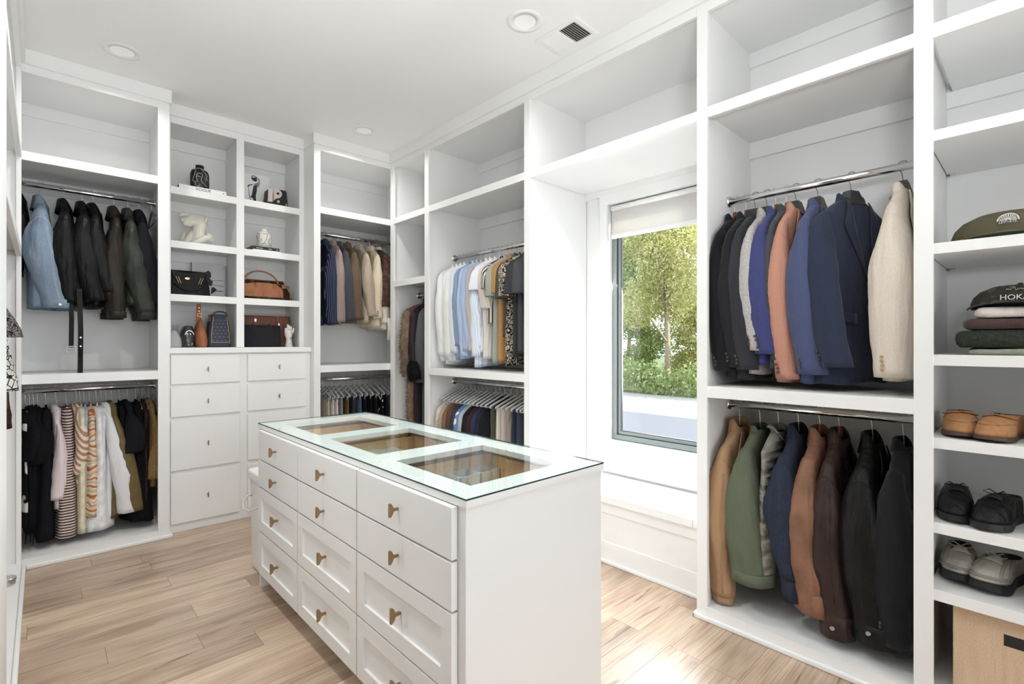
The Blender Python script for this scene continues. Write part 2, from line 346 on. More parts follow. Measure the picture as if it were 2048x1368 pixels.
# ------------------------------------------------------------------ back wall: bays A and B
BY = 4.70
def back_bay(label, x0, x1, xi0, xi1, stiles, rods):
    U = thing('closet_bay', label, 'closet', ((x0+x1)/2, YF, 0))
    for a, c2 in stiles: wpart(U, 'stile', PAINT, (a, c2, YF, YF+.022, 0, 2.965), bevel=.0012)
    wpart(U, 'top_rail', PAINT, (x0, x1, YF, YF+.022, 2.92, 2.965)); wpart(U, 'top_panel', PAINT, (xi0, xi1, YF+.022, BY, 2.94, 2.958))
    wpart(U, 'side_panel', PAINT, (xi0-.012, xi0, YF+.0225, BY, 0, 2.95)); wpart(U, 'side_panel', PAINT, (xi1, xi1+.012, YF+.0225, BY, 0, 2.95))
    wpart(U, 'back_panel', PAINT, (xi0, xi1, BY, BY+.012, 0, 2.958)); wpart(U, 'cleat', PAINT, (xi0, xi1, BY-.018, BY, 2.86, 2.94))
    for z0, z1 in ((2.404, 2.457), (1.086, 1.142)):
        s = wpart(U, 'shelf', PAINT, (xi0, xi1, YF+.022, BY, z1-.02, z1-.0005)); sub(s, 'shelf_lip', PAINT, (x0, x1, YF, YF+.0225, z0, z1), bevel=.0012)
        wpart(U, 'cleat', PAINT, (xi0, xi1, BY-.018, BY, z1-.11, z1-.02))
    wpart(U, 'base_board', PAINT, (x0, x1, YF, YF+.022, 0, .062)); wpart(U, 'floor_panel', PAINT, (xi0, xi1, YF+.022, BY, .045, .061))
    for z in rods: rodmesh(U, (xi0, 4.38, z), (xi1, 4.38, z))
    return U
bayA = back_bay('white double-hung closet bay of leather jackets and tops in the left corner', XL, .57, -.13, .598, [(.57, .635)], [2.332, 1.027])
bayB = back_bay('white double-hung closet bay of pale blazers and clipped shorts in the far corner', 1.676, XF, 1.65, 2.62, [(1.622, 1.676)], [2.298, 1.006])
quarter(bayA, [(XL+.02, .652, YF-.016, YF, 0, .024), (.636, .652, YF, 4.166, 0, .024)])
for U, x in ((bayA, .6355), (bayB, 1.6215)):
    wpart(U, 'return_panel', PAINT, (min(x, x+(-.01 if x < 1 else .01)), max(x, x+(-.01 if x < 1 else .01)), YF+.0225, BY, 0, 2.965))
# drawer chest and cubbies between them
def tpull(par, o, d, s=1.0, w=.0085):
    """T-shaped bar pull; o = point on the drawer face, d = outward unit direction"""
    o, d = Vector(o), Vector(d); side = Vector((0,0,1)).cross(d)
    h = .0225*s; L = .034*s
    poly = [(L, -h), (L, h), (L-.007*s, h), (L-.011*s, h*.78), (L-.017*s, .0058*s), (L-.022*s, .0046*s), (0, .0042*s), (0, -.0042*s), (L-.022*s, -.0046*s), (L-.017*s, -.0058*s), (L-.011*s, -h*.78), (L-.007*s, -h)]
    b = MB(); b.prism(poly, w*s, o-side*w*s/2, d, (0,0,1), side); return b.build('pull', BRASS, par, bevel=.0014)
CHX0, CHX1 = .6365, 1.6205
U = thing('drawer_chest', 'white built-in chest of eight flat drawers with bronze pulls', 'drawers', (1.13, 4.17, 0)); chest = U
wpart(U, 'face_frame', PAINT, (CHX0, CHX1, 4.166, 4.19, 0, 1.257)); wpart(U, 'carcass', PAINT, (CHX0, CHX1, 4.19, BY, 0, 1.25))
wpart(U, 'countertop', PAINT, (CHX0, 1.6205, 4.14, BY, 1.257, 1.2965), bevel=.002)
for x0, x1 in ((.652, 1.088), (1.142, 1.579)):
    for z0, z1 in ((1.041, 1.245), (.812, 1.014), (.437, .785), (.064, .410)):
        dr = wpart(U, 'drawer', PAINT, (x0, x1, 4.147, 4.1655, z0, z1), bevel=.002)
        tpull(dr, ((x0+x1)/2+.005, 4.147, (z0+z1)/2), (0,-1,0), .8)
        if (z1-z0) > .3: pass
U = thing('display_shelves', 'white eight-cubby display shelves of bags and vases above the drawers', 'shelves', (1.13, YM, 1.297)); hutch = U
for a, c2 in ((CHX0, .674), (1.102, 1.156), (1.581, CHX1)): wpart(U, 'stile', PAINT, (a, c2, YM, YM+.022, 1.2975, 2.965), bevel=.0012)
wpart(U, 'top_rail', PAINT, (.674, 1.102, YM, YM+.022, 2.916, 2.965), (1.156, 1.581, YM, YM+.022, 2.916, 2.965))
wpart(U, 'top_panel', PAINT, (CHX0, CHX1, YM+.022, BY, 2.936, 2.955)); wpart(U, 'back_panel', PAINT, (CHX0, CHX1, BY, BY+.012, 1.2975, 2.955))
wpart(U, 'divider', PAINT, (1.12, 1.138, YM+.0225, BY, 1.2975, 2.935)); wpart(U, 'side_panel', PAINT, (CHX0, .656, YM+.0225, BY, 1.2975, 2.935)); wpart(U, 'side_panel', PAINT, (1.599, CHX1, YM+.0225, BY, 1.2975, 2.935))
CZ = [(2.410, 2.462), (2.020, 2.071), (1.633, 1.684)]
for a, c2, i0, i1 in ((.674, 1.102, .656, 1.12), (1.156, 1.581, 1.138, 1.599)):
    wpart(U, 'cleat', PAINT, (i0, i1, BY-.018, BY, 2.85, 2.935))
    for z0, z1 in CZ:
        s = wpart(U, 'shelf', PAINT, (i0, i1, YM+.022, BY, z1-.02, z1-.0005)); sub(s, 'shelf_lip', PAINT, (a, c2, YM, YM+.0225, z0, z1), bevel=.0012)
        wpart(U, 'cleat', PAINT, (i0, i1, BY-.018, BY, z1-.1, z1-.02))
# left wall bay seen edge-on
U = thing('closet_bay', 'white closet bay seen edge-on at the left edge of the photo', 'closet', (XL, 3.2, 0)); bayL = U
wpart(U, 'stile', PAINT, (XL-.022, XL, 4.04, YF-.0005, 0, 2.965), bevel=.0012); wpart(U, 'side_panel', PAINT, (-.67, XL-.0225, 4.058, 4.07, 0, 2.95))
wpart(U, 'end_panel', PAINT, (XL-.022, XL, 1.35, 2.39, 0, 2.965)); wpart(U, 'side_panel', PAINT, (-.67, XL-.0225, 2.36, 2.372, 0, 2.95))
wpart(U, 'top_rail', PAINT, (XL-.022, XL, 2.39, 4.04, 2.92, 2.965)); wpart(U, 'top_panel', PAINT, (-.67, XL-.022, 2.372, 4.058, 2.94, 2.958)); wpart(U, 'back_panel', PAINT, (-.682, -.67, 2.372, 4.058, 0, 2.958))
for z0, z1 in ((2.404, 2.457), (1.83, 1.884)):
    s = wpart(U, 'shelf', PAINT, (-.67, XL-.022, 2.372, 4.058, z1-.02, z1-.0005)); sub(s, 'shelf_lip', PAINT, (XL-.0225, XL, 2.39, 4.04, z0, z1), bevel=.0012)
wpart(U, 'base_board', PAINT, (XL-.022, XL, 2.39, 4.04, 0, .062)); wpart(U, 'floor_panel', PAINT, (-.67, XL-.022, 2.372, 4.058, .045, .061)); quarter(U, [(XL, XL+.018, 1.35, YF-.016, 0, .024)])
rodmesh(U, (-.38, 2.372, 1.75), (-.38, 4.058, 1.75))
struct(MB().box(-.67, XL, 1.34, 1.352, 0, CH).build('wall_return', WALLP))
# ------------------------------------------------------------------ ceiling fittings
EM = bpy.data.materials.new('lamp_diffuser'); EM.use_nodes = True; pb = EM.node_tree.nodes['Principled BSDF']
pb.inputs['Base Color'].default_value = (.8,.8,.78,1); pb.inputs['Emission Color'].default_value = (1,.95,.88,1); pb.inputs['Emission Strength'].default_value = .12
def downlight(x, y, label, energy):
    t = thing('recessed_light', label, 'ceiling light', (x, y, CH), group='recessed ceiling lights')
    b = MB(); b.lathe([(.058, -.001), (.058, -.004), (.094, -.005), (.098, -.001)], 40, caps=False); b.build('trim_ring', PAINT, t, smooth=True)
    b = MB(); b.lathe([(.058, -.004), (.05, -.0012), (.0, -.001)], 40, caps=False); b.build('diffuser', EM, t, smooth=True)
    l = lamp('downlight', 'AREA', (x, y, CH-.012), energy, (1, .99, .975), shape='DISK', size=.1); l.data.spread = math.radians(150)
for x, y, lb, en in ((.345, 3.715, 'round recessed ceiling light above the leather jackets', 4.8), (1.894, 3.757, 'round recessed ceiling light in the far corner', 5.5), (1.879, 1.896, 'round recessed ceiling light beside the air vent', 5), (.345, 1.896, 'round recessed ceiling light added unseen over the left aisle', 14)):  # the left aisle one is added out of view for more even light
    downlight(x, y, lb, en)
U = thing('air_vent', 'white rectangular ceiling air vent with dark slots', 'air vent', (2.145, 1.83, CH))
b = MB()
for q in ringframe(-1, 1, -1, 1, -1, 1, 0): pass
hx, hy = .102, .146
b.box(-hx, hx, -hy, -hy+.03, -.007, 0).box(-hx, hx, hy-.03, hy, -.007, 0).box(-hx, -hx+.026, -hy+.03, hy-.03, -.007, 0).box(hx-.026, hx, -hy+.03, hy-.03, -.007, 0)
b.build('frame', PAINT, U, bevel=.002); MB().box(-hx+.02, hx-.02, -hy+.02, hy-.02, -.0012, -.0002).build('duct_shade', plain('vent_dark', (.035,.03,.03), .8), U)  # flat dark plate stands in for the shade up inside the vent
for k in range(17):
    y = -.112+k*.014; a = .72 if k < 8 else -.55
    b = MB(); c, s_ = math.cos(a)*.0062, math.sin(a)*.0042
    b.add([(-.077, y-c, -.0055-s_), (.077, y-c, -.0055-s_), (.077, y+c, -.0055+s_), (-.077, y+c, -.0055+s_)], [(0,1,2,3)]); b.build('slat', PAINT, U)
# ================================================================== island
IX0, IX1, IY0, IY1 = .868, 1.495, 1.112, 2.94
BIRCH = plain('drawer_box_wood', '#d9b88f', .55, bumpy=.05, bscale=70, var=.1)
FELT = plain('grey_felt', '#cfccc2', .95, bumpy=.1, bscale=300)
U = thing('closet_island', 'white twelve-drawer closet island with a glass display top', 'island', (1.18, 2.03, 0)); isl = U
wpart(U, 'end_panel', PAINT, (IX0, IX1, IY0, IY0+.02, 0, .866)); wpart(U, 'end_panel', PAINT, (IX0, IX1, IY1-.02, IY1, 0, .866))
wpart(U, 'face_frame', PAINT, (IX0, IX0+.012, IY0+.02, IY1-.02, .085, .7), (IX0, IX0+.012, IY0+.02, IY1-.02, .845, .866), *[(IX0, IX0+.012, a, c, .7, .845) for a, c in ((IY0+.02, 1.19), (1.70, 1.77), (2.29, 2.35), (2.85, IY1-.02))])
wpart(U, 'back_panel', PAINT, (IX1-.02, IX1, IY0+.02, IY1-.02, .0, .866)); wpart(U, 'toe_kick', PAINT, (IX0+.075, IX0+.09, IY0+.02, IY1-.02, 0, .085))
wpart(U, 'bottom_panel', PAINT, (IX0+.012, IX1-.02, IY0+.02, IY1-.02, .085, .10)); wpart(U, 'inner_panel', PAINT, (IX0+.012, IX1-.02, IY0+.02, IY1-.02, .705, .715))
cols = [(1.147, 1.733), (1.738, 2.320), (2.325, 2.885)]
rows = [(.711, .8636), (.565, .706), (.3305, .560), (.100, .325)]
DX = .845
ops = [(.967, 1.39, (a+c)/2-.225, (a+c)/2+.225) for a, c in cols]
# top board with three openings
b = MB(); x0, x1, y0, y1 = .8625, 1.4995, 1.1035, 2.948; z0, z1 = .8665, .8878
b.box(x0, ops[0][0], y0, y1, z0, z1).box(ops[0][1], x1, y0, y1, z0, z1)
e = [y0]+[q for o in ops for q in (o[2], o[3])]+[y1]
for i in range(0, len(e), 2): b.box(ops[0][0], ops[0][1], e[i], e[i+1], z0, z1)
b.build('countertop', PAINT, U, loc=tuple(-x for x in U.location))
b = MB(); b.box(x0-.0005, x1+.0005, y0-.0005, y1+.0005, .8882, .8935)
b.mi = [0, 0, 1, 1, 1, 1]
b.build('glass_top', [GLASS_TOP, GLASS_EDGE], U, loc=tuple(-x for x in U.location), recalc=False)
for ci, (a, c) in enumerate(cols):
    for ri, (z0, z1) in enumerate(rows):
        g = .0012
        if ri < 2:
            dr = wpart(U, 'drawer', PAINT, (DX, DX+.021, a+g, c-g, z0+g, z1-g), bevel=.0012)
        else:
            t = .055; b = MB()
            for q in ((a+g, c-g, z0+g, z0+t), (a+g, c-g, z1-t, z1-g), (a+g, a+t, z0+t, z1-t), (c-t, c-g, z0+t, z1-t)): b.box(DX, DX+.021, *q)
            dr = b.build('drawer', PAINT, U, loc=tuple(-x for x in U.location))
            sub(dr, 'recessed_panel', PAINT, (DX+.009, DX+.02, a+t-.002, c-t+.002, z0+t-.002, z1-t+.002))
        tpull(dr, (DX if ri < 2 else DX+.009, (a+c)/2, (z0+z1)/2+.003), (-1, 0, 0), 1.12 if ri > 1 else 1.0)
        if ri == 0:
            bx0, bx1, by0, by1 = .884, 1.452, a+.02, c-.02; h = .838
            sub(dr, 'drawer_box', BIRCH, (bx0, bx1, by0, by1, .724, .73), (bx0, bx0+.014, by0, by1, .73, h), (bx1-.014, bx1, by0, by1, .73, h), (bx0, bx1, by0, by0+.014, .73, h), (bx0, bx1, by1-.014, by1, .73, h))
# trays and small things under the glass
def tray(label, x0, x1, y0, y1, z0, h, nx, ny):
    t = thing('jewelry_tray', label, 'tray', ((x0+x1)/2, (y0+y1)/2, z0)); b = MB(); w = .004; dx, dy = (x1-x0)/2, (y1-y0)/2
    b.box(-dx, dx, -dy, dy, 0, .004)
    for i in range(nx+1):
        x = -dx+(2*dx-w)*i/nx; b.box(x, x+w, -dy, dy, .004, h)
    b.build('divider_frame', FELT, t)
    for j in range(ny+1):
        y = -dy+(2*dy-w)*j/ny; MB().box(-dx, dx, y, y+w, .004, h-.001).build('divider', FELT, t)
    return t
tray('pale felt tray of sunglasses compartments under the middle glass', .9, 1.436, 1.775, 1.94, .7305, .055, 6, 1)
tray('pale felt jewelry tray of small rings at the back of the middle glass', .9, 1.30, 2.06, 2.28, .7305, .07, 3, 2)
tray('long pale felt tray at the far side of the nearest glass opening', .9, 1.436, 1.60, 1.70, .7305, .06, 5, 1)
LENS = plain('dark_lens', (.02, .02, .025), .12)
for i in range(5):
    t = thing('sunglasses', 'dark folded sunglasses in felt compartment under the glass', 'sunglasses', (.955+i*.089, 1.858, .738), group='sunglasses in the felt tray')
    b = MB()
    for sy in (-1, 1): b.lathe([(.001, 0), (.024, .002), (.026, .006), (.022, .011), (.001, .013)], 14, (0, sy*.034, .02), 1, .9)
    b.build('lenses', LENS, t, smooth=True); b = MB(); b.tube([(.0, -.06, .028), (.0, -.01, .03), (0, .01, .03), (0, .06, .028)], .003, 6); b.build('brow_bar', BLACKP, t)
    b = MB(); b.tube([(.006, -.058, .026), (.012, 0, .018), (.014, .05, .014)], .0025, 6).tube([(.004, .058, .026), (.016, 0, .022), (.018, -.05, .016)], .0025, 6); b.build('temples', BLACKP, t)
for i in range(7):
    x, y = .93+.06*(i % 4)+.01*(i//4), 2.12+.09*(i//4)
    tag(MB().tube([(x+.012*math.cos(q), y+.012*math.sin(q), .739+.001*math.sin(q)) for q in np.linspace(0, 2*PI, 13)], .0028, 6).build('ring', GOLD if i % 2 else STEEL, None, True), 'small metal ring lying in the felt jewelry tray', 'jewelry', 'rings in the jewelry tray')
NAVYC = plain('navy_knit', '#39445c', .95, bumpy=.3, bscale=160, var=.15); GREYC = plain('grey_knit', '#6f7076', .95, bumpy=.3, bscale=160, var=.12)
def softfold(name, label, cat, loc, sx, sy, h, mat, rz=0, layers=1, seed=0, group=None, amp=.004):
    """folded textile: rounded slab layers with uneven edges"""
    t = thing(name, label, cat, loc, rz, group); r = random.Random(seed)
    for L in range(layers):
        lh = h/layers; rings = []; n = 40; z0 = L*lh
        for zz, k in ((0, .93), (.18, .985), (.5, 1.0), (.82, .985), (1, .93)):
            ring = []
            for j in range(n):
                q = 2*PI*j/n; c_, s_ = math.cos(q), math.sin(q); e = .28
                x = math.copysign(abs(c_)**e, c_)*sx/2*k; y = math.copysign(abs(s_)**e, s_)*sy/2*k
                d = mnoise.noise(Vector((x*9+seed, y*9, L*3.3+zz)))*amp*1.6
                ring.append((x+d*c_, y+d*s_, z0+zz*lh+mnoise.noise(Vector((x*7, y*7+seed, L*2+zz*.3)))*amp*zz))
            rings.append(ring)
        top = rings[-1]
        for s in (.7, .35, .02):
            rings.append([(p[0]*s, p[1]*s, p[2]+.004*(1-s)+mnoise.noise(Vector((p[0]*s*11, p[1]*s*11, seed)))*amp) for p in top])
        b = MB(); b.loft(rings, True, True); b.build('fold', mat, t, smooth=True)
    return t
softfold('folded_scarf', 'navy folded cloth under the nearest glass', 'scarf', (1.05, 1.36, .7305), .25, .28, .075, NAVYC, .1, 2, 3)
softfold('folded_scarf', 'grey folded cloth beside the navy one under the glass', 'scarf', (1.27, 1.32, .7305), .16, .24, .07, GREYC, -.1, 2, 9)
# hamper behind the island with its cord loop
t = thing('laundry_hamper', 'white lidded hamper with a rope handle behind the island', 'hamper', (1.16, 3.12, 0))
b = MB(); n = 44
def rr(hx, hy, z, e=.22): return [(math.copysign(abs(math.cos(2*PI*j/n))**e, math.cos(2*PI*j/n))*hx, math.copysign(abs(math.sin(2*PI*j/n))**e, math.sin(2*PI*j/n))*hy, z) for j in range(n)]
b.loft([rr(.24, .11, 0), rr(.252, .123, .012), rr(.255, .127, .04), rr(.262, .135, .53)], True, True); b.build('body', PAINT, t, smooth=False)
b = MB(); b.loft([rr(.27, .143, .532), rr(.272, .145, .538), rr(.272, .145, .572), rr(.268, .141, .58)], True, True); b.build('lid', PAINT, t)
ROPE = plain('white_rope', '#d9d6cf', .9, bumpy=.4, bscale=400)
b = MB(); b.tube([(-.262, .07, .44), (-.285, .075, .435), (-.315, .05, .405), (-.325, 0, .385), (-.31, -.06, .385), (-.28, -.09, .4), (-.258, -.095, .41)], .0055, 8); b.build('rope_handle', ROPE, t, smooth=True)
for y, z in ((.07, .44), (-.095, .41)):
    b = MB(); b.tube([(-.263, y, z), (-.257, y, z)], .011, 14); b.build('grommet', STEEL, t, smooth=True)
# ================================================================== outdoors
GZ = -.35
def ground(name, mat, label, cat, x0, x1, y0, y1, z, h=.05):
    o = MB().box(x0, x1, y0, y1, z-h, z).build(name, mat); o['label'] = label; o['category'] = cat; o['kind'] = 'structure'; return o
ground('lawn', plain('lawn_green', (.16, .2, .08), .95, bumpy=.4, bscale=8, var=.3), 'strip of grass below the trees', 'lawn', 3.3, 60, -40, 60, GZ-.02)
ground('driveway', plain('asphalt', (.20, .205, .24), .9, bumpy=.2, bscale=60, var=.06), 'pale grey driveway outside the window', 'driveway', 3.4, 10.5, -30, 40, GZ)
ground('concrete_apron', plain('concrete', (.38, .375, .37), .9, var=.05), 'light concrete strip beyond the driveway', 'pavement', 10.5, 14.5, -30, 40, GZ)
def leafmat(name, c0, c1, c2):
    m = bpy.data.materials.new(name); m.use_nodes = True; nt = m.node_tree; p = nt.nodes['Principled BSDF']
    g = nd(nt, 'ShaderNodeNewGeometry'); col = ramp(nt, g.outputs['Random Per Island'], [(0, lin(c0)), (.5, lin(c1)), (1, lin(c2))])
    nt.links.new(col, p.inputs['Base Color']); p.inputs['Roughness'].default_value = .6
    t_ = nd(nt, 'ShaderNodeBsdfTranslucent'); nt.links.new(col, t_.inputs[0]); mx = nd(nt, 'ShaderNodeMixShader'); mx.inputs[0].default_value = .4
    nt.links.new(p.outputs[0], mx.inputs[1]); nt.links.new(t_.outputs[0], mx.inputs[2]); nt.links.new(mx.outputs[0], nt.nodes['Material Output'].inputs[0]); return m
LEAF_Y = leafmat('leaf_yellow_green', '#a6a85e', '#cdcb8c', '#e4dfb4'); LEAF_G = leafmat('leaf_green', '#7b9154', '#a5b473', '#c8cf9c')
BARK = plain('bark', '#a39684', .9, bumpy=.5, bscale=20, var=.25)
def foliage(blobs, n, size, mat, parent, seed):
    r = np.random.RandomState(seed); B = np.array(blobs, float); w = B[:, 3]*B[:, 4]*B[:, 5]; k = r.choice(len(B), n, p=w/w.sum())
    unit = lambda a: a/np.linalg.norm(a, axis=1, keepdims=True)
    p = B[k, :3]+unit(r.normal(size=(n, 3)))*(r.uniform(.25, 1, (n, 1))**.6)*B[k, 3:]
    a = unit(r.normal(size=(n, 3))); b2 = unit(np.cross(a, r.normal(size=(n, 3)))); s = size*r.uniform(.6, 1.3, (n, 1))
    V = np.stack([p-a*s, p+b2*s*.55, p+a*s, p-b2*s*.55], 1).reshape(-1, 3)
    me = bpy.data.meshes.new('foliage'); me.from_pydata(V.tolist(), [], np.arange(4*n).reshape(-1, 4).tolist()); me.materials.append(mat)
    o = bpy.data.objects.new('foliage', me); C.objects.link(o); o.parent = parent; o['kind'] = 'stuff'; return o
def tree(label, x, y, h, spread, mat, seed, n=6000, size=.12, low=.25):
    r = random.Random(seed); t = thing('tree', label, 'tree', (x, y, GZ), group='trees outside the window'); b = MB(); tips = []
    top = Vector((r.uniform(-.4,.4), r.uniform(-.4,.4), h*.75)); b.tube([(0,0,-.05), top*.3+Vector((.1,0,0)), top*.65, top], [.13, .1, .07, .03], 8)
    for k in range(9):
        f = r.uniform(.25, .95); p = top*f; e = p+Vector((r.uniform(-1,1)*spread*.8, r.uniform(-1,1)*spread*.8, r.uniform(.2,1)*h*.22)); m_ = (p+e)/2+Vector((0,0,.15))
        b.tube([p, m_, e], [.05, .035, .015], 6); tips.append(e)
    b.build('trunk', BARK, t, smooth=True)
    blobs = [(q.x, q.y, q.z, spread*.5, spread*.5, h*.13) for q in tips]+[(0, 0, h*.8, spread*.7, spread*.7, h*.2)]
    for k in range(8): blobs.append((r.uniform(-1,1)*spread*.7, r.uniform(-1,1)*spread*.7, r.uniform(low, .8)*h, spread*.45, spread*.45, h*.12))
    foliage(blobs, n, size, mat, t, seed); return t
tree('tall yellow-green tree seen through the left half of the window', 16.2, 13.2, 7.5, 1.4, LEAF_Y, 1, 34000, .06, .0)
tree('tall pale tree with bare white branches seen through the window middle', 17.0, 9.6, 8, 1.4, LEAF_Y, 2, 28000, .055, .0)
tree('green leafy tree seen through the right side of the window', 16.6, 6.0, 7.5, 1.4, LEAF_G, 3, 34000, .06, .0)
tree('broad green tree standing behind the other trees outside', 24, 16.0, 10, 3.0, LEAF_G, 4, 30000, .085, .0)
tree('broad yellow tree furthest away outside the window', 24.5, 9.5, 10, 3.0, LEAF_Y, 5, 30000, .085, .0)
for lb, x, y, sd, m in (('leafy green shrub at the left behind the hedge', 19.6, 12.4, 21, LEAF_G), ('pale yellow-green shrub in the middle behind the hedge', 20.2, 9.9, 22, LEAF_Y), ('leafy green shrub at the right behind the hedge', 19.6, 7.6, 23, LEAF_G), ('dense green shrub behind the left tree', 20.5, 15.2, 24, LEAF_G)):
    t = thing('shrub', lb, 'shrub', (x, y, GZ)); r = random.Random(sd); b = MB()
    for k in range(7): b.tube([(0, 0, -.03), (r.uniform(-.3, .3), r.uniform(-.3, .3), 1), (r.uniform(-.9, .9), r.uniform(-.9, .9), 2.8)], [.04, .03, .01], 5)
    b.build('stems', BARK, t)
    foliage([(r.uniform(-.6, .6), r.uniform(-.7, .7), z, .75, .8, .55) for z in np.linspace(.3, 3.4, 12)], 12000, .06, m, t, sd)
t = thing('hedge', 'low green hedge along the pavement under the trees', 'hedge', (14.9, 9, GZ))
foliage([(r_*.25, y, .45+.2*math.sin(y*2), .45, .9, .6) for y in np.linspace(-5, 6, 12) for r_ in (-1, 1)], 9000, .07, LEAF_G, t, 11)
b = MB()
for y in np.linspace(-5, 6, 23): b.tube([(0, y, -.03), (.1, y+.1, .7)], .015, 5)
b.build('stems', BARK, t)
# ================================================================== fabrics
def mute(c):
    l = .2126*c[0]+.7152*c[1]+.0722*c[2]; return tuple((x+(l-x)*.18)*1.06 for x in c[:3])+(1,)
def fabric(name, col, kind='wool', col2=None, scale=1.0):
    if name in MATS: return MATS[name]
    m, nt, p = newmat(name); c = mute(lin(col)); c2 = mute(lin(col2)) if col2 else None
    d = tuple(x*.72 for x in c[:3])+(1,); l = tuple(min(1, x*1.22) for x in c[:3])+(1,)
    p.inputs['Roughness'].default_value = .92; p.inputs['Specular IOR Level'].default_value = .18
    L = nt.links
    def tex(t, sc, mp=(1,1,1), **kw):
        n = nd(nt, t, Scale=sc, **kw); L.new(objcoord(nt, mp), n.inputs['Vector']); return n
    fold = tex('ShaderNodeTexNoise', 13, (1.3, 1.3, .28), Detail=3.0).outputs['Fac']
    if kind in ('wool', 'tweed', 'cotton', 'silk', 'denim', 'suede'):
        sc = {'wool': 260, 'tweed': 240, 'cotton': 420, 'silk': 30, 'denim': 330, 'suede': 60}[kind]
        n = tex('ShaderNodeTexNoise', sc, (1,1,.45 if kind == 'denim' else .8), Detail=3.0)
        a = .74 if kind == 'tweed' else (.85 if kind == 'denim' else .88)
        col_out = ramp(nt, n.outputs['Fac'], [(.32, tuple(x*a for x in c[:3])+(1,)), (.68, tuple(min(1, x*(2-a)) for x in c[:3])+(1,))])
        if kind == 'denim':
            big = tex('ShaderNodeTexNoise', 7, (1,1,.5), Detail=3.0); col_out = mix(nt, 1.0, col_out, ramp(nt, big.outputs['Fac'], [(.3, (.78,.8,.84,1)), (.7, (1.25,1.22,1.18,1))]), 'MULTIPLY')
        L.new(col_out, p.inputs['Base Color'])
        if kind == 'wool': p.inputs['Sheen Weight'].default_value = .12
        if kind == 'silk': p.inputs['Roughness'].default_value = .45
    elif kind == 'leather':
        n = tex('ShaderNodeTexNoise', 9, Detail=5.0); L.new(ramp(nt, n.outputs['Fac'], [(.3, d), (.72, l)]), p.inputs['Base Color'])
        p.inputs['Roughness'].default_value = .40; p.inputs['Specular IOR Level'].default_value = .2
    elif kind == 'satin':
        p.inputs['Base Color'].default_value = c; p.inputs['Roughness'].default_value = .35; p.inputs['Specular IOR Level'].default_value = .5
    elif kind in ('hstripe', 'vstripe', 'dstripe', 'pinstripe', 'check'):
        w = nd(nt, 'ShaderNodeTexWave', wave_type='BANDS', bands_direction='Z' if kind in ('hstripe', 'check') else ('Y' if kind != 'dstripe' else 'DIAGONAL'), Scale=scale, Distortion=.6)
        w.inputs['Detail Scale'].default_value = .4; L.new(objcoord(nt), w.inputs['Vector'])
        th = .86 if kind == 'pinstripe' else .5
        co = ramp(nt, w.outputs['Fac'], [(th-.05, c), (th+.05, c2)])
        if kind == 'check':
            w2 = nd(nt, 'ShaderNodeTexWave', wave_type='BANDS', bands_direction='Y', Scale=scale, Distortion=.3); L.new(objcoord(nt), w2.inputs['Vector'])
            co = mix(nt, .5, co, ramp(nt, w2.outputs['Fac'], [(.45, c), (.55, c2)]))
        L.new(co, p.inputs['Base Color'])
    elif kind == 'swirl':
        w = nd(nt, 'ShaderNodeTexWave', wave_type='BANDS', bands_direction='Z', Scale=scale, Distortion=9.0, Detail=2.0); w.inputs['Detail Scale'].default_value = 1.1
        L.new(objcoord(nt, (1, 1.4, .9)), w.inputs['Vector'])
        L.new(ramp(nt, w.outputs['Fac'], [(.0, c2), (.1, lin('#c8a23c')), (.17, c), (.62, c), (.7, lin('#5d6a72')), (.76, c), (.93, c), (1, lin('#d98b2e'))]), p.inputs['Base Color'])
    elif kind == 'floral':
        n = tex('ShaderNodeTexNoise', 26*scale, (1,1,.9), Detail=2.0, Distortion=2.2)
        L.new(ramp(nt, n.outputs['Fac'], [(.48, c), (.51, c2), (.57, c2), (.6, c)]), p.inputs['Base Color'])
    elif kind == 'scales':
        v = nd(nt, 'ShaderNodeTexVoronoi', feature='DISTANCE_TO_EDGE', Scale=34*scale); L.new(objcoord(nt), v.inputs['Vector'])
        L.new(ramp(nt, v.outputs['Distance'], [(.05, c2), (.1, c), (.3, c), (.34, tuple(x*.55 for x in c[:3])+(1,))]), p.inputs['Base Color'])
    elif kind == 'patch':
        n = tex('ShaderNodeTexNoise', 11*scale, Detail=1.0); L.new(ramp(nt, n.outputs['Fac'], [(.56, c), (.58, c2)], 'LINEAR'), p.inputs['Base Color'])
    elif kind == 'quilt':
        p.inputs['Base Color'].default_value = c
        w1 = nd(nt, 'ShaderNodeTexWave', wave_type='BANDS', bands_direction='Z', Scale=6.0); L.new(objcoord(nt, rot=(.785, 0, 0)), w1.inputs['Vector'])
        w2 = nd(nt, 'ShaderNodeTexWave', wave_type='BANDS', bands_direction='Z', Scale=6.0); L.new(objcoord(nt, rot=(-.785, 0, 0)), w2.inputs['Vector'])
        mn = nd(nt, 'ShaderNodeMath', operation='MINIMUM'); L.new(w1.outputs['Fac'], mn.inputs[0]); L.new(w2.outputs['Fac'], mn.inputs[1]); bump(nt, p, mn.outputs[0], .9, .02); MATS[name] = m; return m
    elif kind == 'fur':
        g = nd(nt, 'ShaderNodeNewGeometry'); n = tex('ShaderNodeTexNoise', 22, Detail=3.0)
        base = ramp(nt, n.outputs['Fac'], [(.35, c), (.65, c2 or l)])
        L.new(mix(nt, .5, base, ramp(nt, g.outputs['Random Per Island'], [(0, d), (1, c2 or l)])), p.inputs['Base Color']); p.inputs['Roughness'].default_value = .7
        MATS[name] = m; return m
